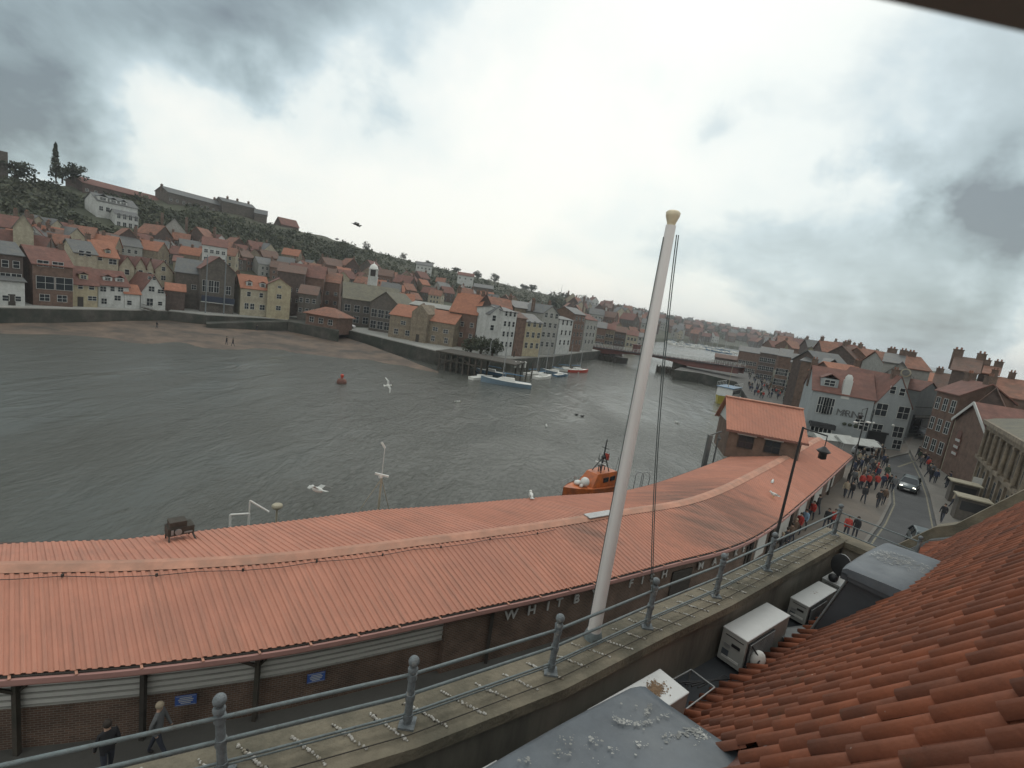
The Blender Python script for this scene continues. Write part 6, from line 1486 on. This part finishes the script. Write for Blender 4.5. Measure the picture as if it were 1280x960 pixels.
for o in list(C.objects)[-2:]:
    if o.name.startswith('person'): o.location=at(134,972,3.3); o.location.z=3.3
p=at(197,945,3.3); person(p,.2,'grey','person in a pale grey coat by the wall, right of the one in black',None,'light')
# crowd
rn=random.Random(21); cl=['black','black','navy','grey','brown','beige','dark green','grey','red','black','black','navy','brown','black']
def crowd(pts,label,grp,z=3.42):
    for (x,y) in pts:
        p=at(x,y,z); c=rn.choice(cl); person(p,rn.uniform(0,6.3),c,label%c,grp+' in '+c,rn.choice(['dark','dark','light']),rn.uniform(.93,1.05))
pts=[];
while len(pts)<40:
    y=rn.uniform(567,612); x=rn.uniform(1058+(604-y)*.45,1107-(604-y)*.05)
    if all(abs(x-a)>3 or abs(y-b)>2.5 for a,b in pts): pts.append((x,y))
crowd(pts,'person in %s in the thick of the crowd beyond the market hall end','crowd beyond the market hall',3.42)
pts=[(1150,585),(1153,580),(1155,574),(1148,577),(1157,582),(1152,572),(1161,592),(1159,597),(1146,572),(1164,596),(1182,610),(1191,634),(1196,642),(1185,606),(1189,623)]
crowd(pts,'person in %s on the right-hand pavement by the shops','people on the right pavement',3.41)
pts=[]
while len(pts)<105:
    x=rn.uniform(935,1008); y=rn.uniform(466,505)-(1008-x)*.12
    p=at(x,y,3.3)
    if rad(p)<230 and all(abs(x-a)>2 or abs(y-b)>1.5 for a,b in pts): pts.append((x,y))
crowd(pts,'person in %s in the distant crowd on the quay street','distant crowd on the quay street',3.31)
crowd([(985,682),(978,690),(973,694),(990,675),(1013,650),(1020,642)],'person in %s standing under the market eave','people under the eave',3.42)
for (x,y,lab) in [(283,431,'left of two figures on the beach at the water edge'),(291,433,'right of two figures on the beach at the water edge'),(321,414,'lone figure on the beach below the cream gable house'),(196,411,'lone figure on the beach below the white gable house')]:
    p=at(x,y,.5); person(p,1,'black',lab)
# ------------------------------------------------------------------ gulls
def gull(p,ang,fly=True,bank=0.,label='',sc=1.,tone='white_plastic'):
    m=MB(); m.ball((0,0,0),.12,10,7,0,2.0,.8,.8); m.ball((.24,0,.06),.065,8,6,0,1.2,1,1); m.tube((.30,0,.055),(.38,0,.04),.018,.006,6,2); m.add([(-.18,-.05,.0),(-.18,.05,.0),(-.42,.09,.02),(-.42,-.09,.02),(-.18,-.03,.03),(-.18,.03,.03),(-.42,.08,.03),(-.42,-.08,.03)],[(0,1,2,3),(7,6,5,4),(0,3,7,4),(1,5,6,2)],0)
    o=m.build('gull',[M[tone],M['acside'],M['yellowpaint']])
    for s_ in (-1,1):
        w=MB()
        if fly: P=[(.12,s_*.06,.03),(-.10,s_*.06,.03),(-.06,s_*.36,.14),(.14,s_*.36,.14),(-.14,s_*.72,.08),(-.02,s_*.70,.08)]; T=.012
        else: P=[(.14,s_*.09,.05),(.10,s_*.10,-.04),(-.20,s_*.07,-.01),(-.18,s_*.06,.07),(-.46,s_*.03,.02),(-.44,s_*.03,.04)]; T=.01
        w.add([(a,b,c) for a,b,c in P]+[(a,b,c+T) for a,b,c in P],[(0,1,2,3),(3,2,4,5),(9,8,7,6),(11,10,8,9),(0,3,9,6),(3,5,11,9),(1,7,8,2),(2,8,10,4),(4,10,11,5)]); w.build('wing',M['acside' if tone!='black' else 'black'],o)
    if not fly:
        w=MB(); w.tube((0,.03,-.08),(0,.03,-.22),.01); w.build('leg',M['yellowpaint'],o); w=MB(); w.tube((0,-.03,-.08),(0,-.03,-.22),.01); w.build('leg',M['yellowpaint'],o)
    o.location=p; o.rotation_euler=(bank,0,ang); o.scale=(sc,)*3
    return tag(o,label,'gull','gulls' if False else None)
gull(atd(397,612,17),2.9,True,.3,'white gull gliding low over the water above the market roof at left')
gull(atd(485,482,60),.8,True,.9,'white gull flapping over the middle of the harbour',1.5)
gull(atd(444,280,45),.3,True,.2,'dark distant bird, left of a pair in the bright sky over the ridge',.9,'black'); gull(atd(448,282,46),.6,True,.4,'dark distant bird, right of a pair in the bright sky over the ridge',.9,'black')
gull(atd(421,299,60),.3,True,.1,'tiny dark bird just above the ridge right of the lone ridge house',.8,'black')
for (x,y,a,l) in [(965,604,1.,'upper of two gulls perched on the market roof near the street lamp'),(967,620,2.,'lower of two gulls perched on the market roof near the street lamp')]:
    i=min(range(len(ST)),key=lambda k:abs(proj_x(ST[k]+nrm(k)*1.6,ZE+.5)-x)); p=at(x,y,ZE+.62); p.z=ZE+.75; gull(p,a,False,0,l,1.2)
p=at(1152,540,4.2);p.z+=.25; gull(p,.4,False,0,'white gull standing in the side street',2.0)
for (x,y,l) in [(572,502,'pale gull resting on the water left of the yacht reflection'),(683,532,'white gull floating in the open water left of the flagpole'),(846,528,'white gull on the water just right of the halyard'),(902,514,'white gull on the water near the passenger boat'),(664,619,'white gull perched on the far edge of the market roof'),(721,518,'left of two dark birds afloat left of the flagpole'),(728,520,'right of two dark birds afloat left of the flagpole')]:
    z=.1 if y<560 else 6.2
    if y>600: z=ZE+.25
    gull(at(x,y,z)+(Vector((0,0,0))),random.uniform(0,6),False,0,l,1.5,'black' if 'dark' in l else 'white_plastic')
# ------------------------------------------------------------------ vegetation
def leafclump(m,c,rx,rz,n,s,rn,mi=0):
    for _ in range(n):
        while True:
            a=Vector((rn.uniform(-1,1),rn.uniform(-1,1),rn.uniform(-1,1)))
            if a.length<1: break
        a=a*(a.length**-.35 if a.length>.01 else 1)
        p=Vector((c[0]+a.x*rx,c[1]+a.y*rx,c[2]+a.z*rz)); n1=Vector((rn.gauss(0,1),rn.gauss(0,1),rn.gauss(0,1)+.6)).normalized(); t=n1.orthogonal().normalized(); b=n1.cross(t); k=s*rn.uniform(.6,1.3)
        ang=rn.uniform(0,6.28); t,b=t*math.cos(ang)+b*math.sin(ang),b*math.cos(ang)-t*math.sin(ang)
        m.add([p+t*k,p+b*k*.6,p-t*k*.9,p-b*k*.55],[(0,1,2,3)],mi)
def tree(p,h,w,label,mt='leaf2',kind='round',grp=None,name='tree',dens=1.):
    rn=random.Random(int(p.x*13+p.y*7)); r=empty(name,p,0,label,'tree',grp)
    m=MB(); m.tube((0,0,-1),(0,0,h*.45),w*.06,w*.035,8)
    for k in range(6):
        a=k*1.05+rn.uniform(-.3,.3); m.tube((0,0,h*(.22+.05*k)),(math.cos(a)*w*.33,math.sin(a)*w*.33,h*(.5+.05*k)),w*.025,w*.008,6)
    m.build('trunk',M['bark'],r); m=MB()
    if kind=='cone':
        for k in range(26):
            t=k/25; leafclump(m,(rn.uniform(-.1,.1)*w*(1-t),rn.uniform(-.1,.1)*w*(1-t),h*(.12+.86*t)),w*.5*(1-t)+.12,h*.05,int(26*dens),.28*w*.5,rn)
    else:
        for k in range(22):
            a=rn.uniform(0,6.3); rr=rn.random()**.5*w*.34; z=h*(.5+.36*rn.uniform(-1,1)*math.sqrt(max(0,1-(rr/(w*.42))**2))); leafclump(m,(math.cos(a)*rr,math.sin(a)*rr,z),w*rn.uniform(.12,.22),h*rn.uniform(.10,.17),int(34*dens),w*.05,rn)
    m.build('crown',M[mt],r); return r
def sky_tree(px,pyb,r,hpx,wpx,label,kind='round',mt='leaf2',**k):
    p=azr(px,pyb,r); z=zat(p,px,pyb); s=r/F*1.05; p.z=z; tree(p,hpx*s,wpx*s,label,mt,kind,**k)
sky_tree(70,226,262,30,9,'tall thin dark conifer on the skyline at upper left','cone')
sky_tree(20,224,262,16,26,'dark bushy tree beside the ruin at upper left')
sky_tree(92,226,268,17,22,'round dark tree just left of the red-roofed hilltop range')
sky_tree(78,226,266,12,12,'small bush between the conifer and the round tree')
sky_tree(457,318,338,15,11,'lone round dark tree on the hill ridge in mid picture')
sky_tree(504,325,370,9,9,'small round bush on the ridge right of the lone tree')
sky_tree(535,334,390,8,14,'low tree by white cottages on the far slope')
for i,(x,l) in enumerate([(570,'first'),(596,'second'),(618,'third'),(656,'fourth'),(664,'fifth'),(728,'sixth')]):
    sky_tree(x,lerp(skyl,x)[0]+2,lerp(skyl,x)[1],8+i%3*2,13,l+' from the left of the low trees along the falling skyline')
for x,y,l in ((590,425,'green shrub at the foot of the dark house left of the white block'),(603,425,'taller green shrub against the white block'),(617,431,'low ivy bush under the white block')):
    p=azr(x,y,qr(x)+3); p.z=3.5; tree(p,5.,6,l,'leaf')
# hillside scrub: one mass of bushes
rn=random.Random(5); m=MB(); hp_=[(o.location.x,o.location.y) for o in C.objects if o.type=='EMPTY' and o.name.startswith(('house','hilltop'))]
from collections import defaultdict
gridh=defaultdict(list)
for q in hp_: gridh[(int(q[0]//12),int(q[1]//12))].append(q)
def nearh(x,y,dmin):
    i,j=int(x//12),int(y//12)
    for a in (-1,0,1):
        for b in (-1,0,1):
            for q in gridh[(i+a,j+b)]:
                if (q[0]-x)**2+(q[1]-y)**2<dmin*dmin: return True
    return False
cnt=0
for k in range(24000):
    px=rn.uniform(-60,760); t=rn.random()**.9
    ys=lerp(skyl,px)[0]; yb_=lerp(bot,px)[0]
    py=ys+1+(yb_-ys)*t
    p=march(px,py,1300,100)
    if p is None: continue
    ds=noise.noise(Vector((p.x*.022,p.y*.022,5)))
    town=py>lerp(top,px)[0]+1
    if not town and ds<-.05 and rn.random()<.75: continue
    if nearh(p.x,p.y,8 if town else 5): continue
    if town and rn.random()<.45: continue
    s=rn.uniform(1.0,2.6)*(1 if not town else .8); 
    leafclump(m,(p.x,p.y,p.z+s*.35),s,s*.75,int(10),s*.42,rn,rn.choice([0,0,1,2])); cnt+=1
    if cnt>6500: break
o=m.build('hillside_scrub',[M['leaf'],M['leaf2'],M['leaf3']]); tag(o,'mass of dark scrub and bushes covering the hillside above the far town','scrub',kind='stuff')
# far woodland on the distant ridges
m=MB(); cnt=0
for k in range(9000):
    px=rn.uniform(690,1110); ys=lerp(skyl,px)[0]; py=ys+rn.random()**1.3*(hy(px)-ys+6)+.3
    p=march(px,py,1700,240)
    if p is None or p.z<4: continue
    if noise.noise(Vector((p.x*.006,p.y*.006,1)))<-.08 and rn.random()<.8: continue
    if nearh(p.x,p.y,9): continue
    s=rn.uniform(3,6.5); leafclump(m,(p.x,p.y,p.z+s*.5),s,s*.8,9,s*.45,rn,rn.choice([0,0,1,2])); cnt+=1
    if cnt>3200: break
o=m.build('far_woodland',[M['leaf'],M['leaf2'],M['leaf3']]); tag(o,'dark woodland and hedges over the distant ridge beyond the bridge','woodland',kind='stuff')
# bank of greenery on the dark quay between bridge and passenger boat
# radio mast on skyline
p=azr(702,362,700); z=zat(p,702,364); m=MB(); m.tube((p.x,p.y,z-4),(p.x,p.y,z+9),.4,.15); tag(m.build('radio_mast',M['steel']),'thin radio mast on the distant skyline','mast')
EXPOSURE=0
# ------------------------------------------------------------------ camera, sky, light, render
cam=bpy.data.cameras.new('camera'); co=bpy.data.objects.new('camera',cam); C.objects.link(co); S.camera=co
cam.sensor_fit='HORIZONTAL'; cam.sensor_width=36; cam.lens=36*F/1280; cam.dof.use_dof=True; cam.dof.focus_distance=40; cam.dof.aperture_fstop=5.6; cam.clip_start=.05; cam.clip_end=20000
fwd=Vector(ray(640,480)).normalized(); upv=(Vector(ray(640,470))-Vector(ray(640,480))); upv=(upv-fwd*upv.dot(fwd)).normalized(); rt=fwd.cross(upv)
mw=Matrix((( rt.x,upv.x,-fwd.x,0),(rt.y,upv.y,-fwd.y,0),(rt.z,upv.z,-fwd.z,H),(0,0,0,1))); co.matrix_world=mw
W=bpy.data.worlds.new('World'); S.world=W; W.use_nodes=True; nt=W.node_tree;N=nt.nodes;L=nt.links
for n in list(N): N.remove(n)
sun_dir=Vector((.25,.85,.95)).normalized()
out=N.new('ShaderNodeOutputWorld'); bg=N.new('ShaderNodeBackground'); L.new(bg.outputs[0],out.inputs[0]); bg.inputs['Strength'].default_value=.1
sky=N.new('ShaderNodeTexSky'); sky.sky_type='NISHITA'; sky.sun_disc=False; sky.sun_elevation=math.asin(sun_dir.z); sky.sun_rotation=math.atan2(sun_dir.x,sun_dir.y); sky.air_density=1.5; sky.dust_density=3
tc=N.new('ShaderNodeTexCoord'); sx=N.new('ShaderNodeSeparateXYZ'); L.new(tc.outputs['Generated'],sx.inputs[0])
def math_(op,a,b=None,clamp=False):
    n=N.new('ShaderNodeMath'); n.operation=op; n.use_clamp=clamp
    for i,v in enumerate((a,b)):
        if v is None: continue
        if isinstance(v,(int,float)): n.inputs[i].default_value=v
        else: L.new(v,n.inputs[i])
    return n.outputs[0]
zc=math_('MAXIMUM',sx.outputs['Z'],0.0); zc=math_('ADD',zc,.30)
cx=math_('DIVIDE',sx.outputs['X'],zc); cy=math_('DIVIDE',sx.outputs['Y'],zc)
cb=N.new('ShaderNodeCombineXYZ'); L.new(cx,cb.inputs[0]); L.new(cy,cb.inputs[1])
def noise_(s,d,rg,off):
    mp=N.new('ShaderNodeMapping'); mp.inputs['Location'].default_value=off; mp.inputs['Scale'].default_value=(1,1.0,1); L.new(cb.outputs[0],mp.inputs[0])
    n=N.new('ShaderNodeTexNoise'); n.inputs['Scale'].default_value=s; n.inputs['Detail'].default_value=d; n.inputs['Roughness'].default_value=rg; n.inputs['Distortion'].default_value=.4; L.new(mp.outputs[0],n.inputs[0]); return n.outputs['Fac']
n1=noise_(.8,6,.55,(3.1,1.7,0)); n2=noise_(2.2,6,.6,(.3,5.2,0))
nn_=math_('ADD',math_('MULTIPLY',n1,.65),math_('MULTIPLY',n2,.35))
# cloud banks: soft darker cloud masses in given sky directions
dens=math_('MULTIPLY',math_('SUBTRACT',nn_,.5),2.6)
wn=N.new('ShaderNodeTexNoise'); wn.inputs['Scale'].default_value=3.2; wn.inputs['Detail'].default_value=6; wn.inputs['Roughness'].default_value=.55; L.new(tc.outputs['Generated'],wn.inputs[0])
w1=N.new('ShaderNodeVectorMath'); w1.operation='SUBTRACT'; L.new(wn.outputs['Color'],w1.inputs[0]); w1.inputs[1].default_value=(.5,.5,.5)
w2=N.new('ShaderNodeVectorMath'); w2.operation='SCALE'; L.new(w1.outputs[0],w2.inputs[0]); w2.inputs['Scale'].default_value=.55
w3=N.new('ShaderNodeVectorMath'); w3.operation='ADD'; L.new(w2.outputs[0],w3.inputs[0]); L.new(tc.outputs['Generated'],w3.inputs[1]); WARP=w3.outputs[0]
def bank(px,py,w,amt):
    global dens
    d=Vector(ray(px,py)).normalized()
    vm=N.new('ShaderNodeVectorMath'); vm.operation='DOT_PRODUCT'; nv=N.new('ShaderNodeVectorMath'); nv.operation='NORMALIZE'; L.new(WARP,nv.inputs[0])
    L.new(nv.outputs[0],vm.inputs[0]); vm.inputs[1].default_value=d
    t=math_('MULTIPLY',math_('SUBTRACT',1.0,vm.outputs['Value']),-1/(w*w/2)); g=math_('MULTIPLY',math_('EXPONENT',t),amt)
    dens=math_('ADD',dens,g)
BANKS=[(10,60,.20,.8),(-40,190,.14,.8),(120,85,.10,.5),(420,10,.20,.9),(300,-60,.2,.7),(590,50,.12,.7),(885,120,.07,.7),(1190,90,.15,.5),(1290,190,.13,.25),(700,310,.10,.7),(820,345,.13,1.0),(960,330,.12,.7),(1060,375,.14,.9),(1180,390,.10,.6),(1210,285,.08,.8),(1180,250,.08,.6),(1100,200,.05,.4),
 (640,190,.40,-.55),(230,120,.14,-.9),(300,240,.25,-.5),(1060,290,.10,-.5),(1245,405,.05,-.6),(1110,130,.10,-.3),(560,300,.12,-.3),(-200,-200,.5,.8),(1500,-100,.4,.7),(640,-500,.6,.5)]
for b_ in BANKS: bank(*b_)
ramp=N.new('ShaderNodeValToRGB'); cr=ramp.color_ramp; dm=math_('ADD',math_('MULTIPLY',dens,.5),.09,True); L.new(dm,ramp.inputs[0])
cr.elements[0].position=.0; cr.elements[0].color=(10.5,10.6,10.0,1)
cr.elements[1].position=1.; cr.elements[1].color=(2.1,2.6,2.9,1)
e=cr.elements.new(.40); e.color=(8.9,9.6,9.4,1)
e=cr.elements.new(.60); e.color=(6.2,7.4,7.8,1)
e=cr.elements.new(.82); e.color=(4.0,5.0,5.3,1)
mx=N.new('ShaderNodeMix'); mx.data_type='RGBA'; mx.inputs['Factor'].default_value=.88; L.new(sky.outputs[0],mx.inputs['A']); L.new(ramp.outputs[0],mx.inputs['B']); L.new(mx.outputs['Result'],bg.inputs['Color'])
sl=bpy.data.lights.new('sun','SUN'); sl.energy=.55; sl.angle=R(25); sl.color=(1,.96,.9); so=bpy.data.objects.new('sun',sl); C.objects.link(so)
so.rotation_euler=sun_dir.to_track_quat('Z','Y').to_euler()
S.view_settings.view_transform='Standard'; S.view_settings.look='None'; S.view_settings.gamma=1; S.view_settings.exposure=EXPOSURE
hz=MB(); hz.box(-1400,2900,-290,3400,-3.5,75); hm=bpy.data.materials.new('haze_air'); hm.use_nodes=True; hn=hm.node_tree; hn.nodes.remove(hn.nodes['Principled BSDF'])
pv=hn.nodes.new('ShaderNodeVolumePrincipled'); pv.inputs['Color'].default_value=(.86,.9,.95,1); pv.inputs['Density'].default_value=.00024; pv.inputs['Anisotropy'].default_value=.2
hn.links.new(pv.outputs[0],hn.nodes['Material Output'].inputs['Volume']); tag(hz.build('haze',hm),kind='stuff')
S.render.engine='CYCLES'; S.cycles.max_bounces=5; S.cycles.diffuse_bounces=2; S.cycles.glossy_bounces=3; S.cycles.transmission_bounces=3; S.cycles.volume_bounces=0
S.render.resolution_x=1024; S.render.resolution_y=768

# tell look-alikes apart by their order in the view
dups={}
for o_ in bpy.data.objects:
    if o_.parent is None and 'group' in o_ and 'label' in o_: dups.setdefault(o_['label'],[]).append(o_)
ORD=['','second','third','fourth','fifth','sixth','seventh','eighth']
for lb_,os_ in dups.items():
    n_=len(os_)
    if 1<n_<=8:
        os_.sort(key=lambda q:proj(q.location.x,q.location.y,q.location.z+1)[0])
        for i_,q in enumerate(os_):
            pre='leftmost' if i_==0 else ('rightmost' if i_==n_-1 else ORD[i_]+' from left')
            if len(lb_.replace('-',' ').split())+len(pre.split())<=16: q['label']=pre+' '+lb_
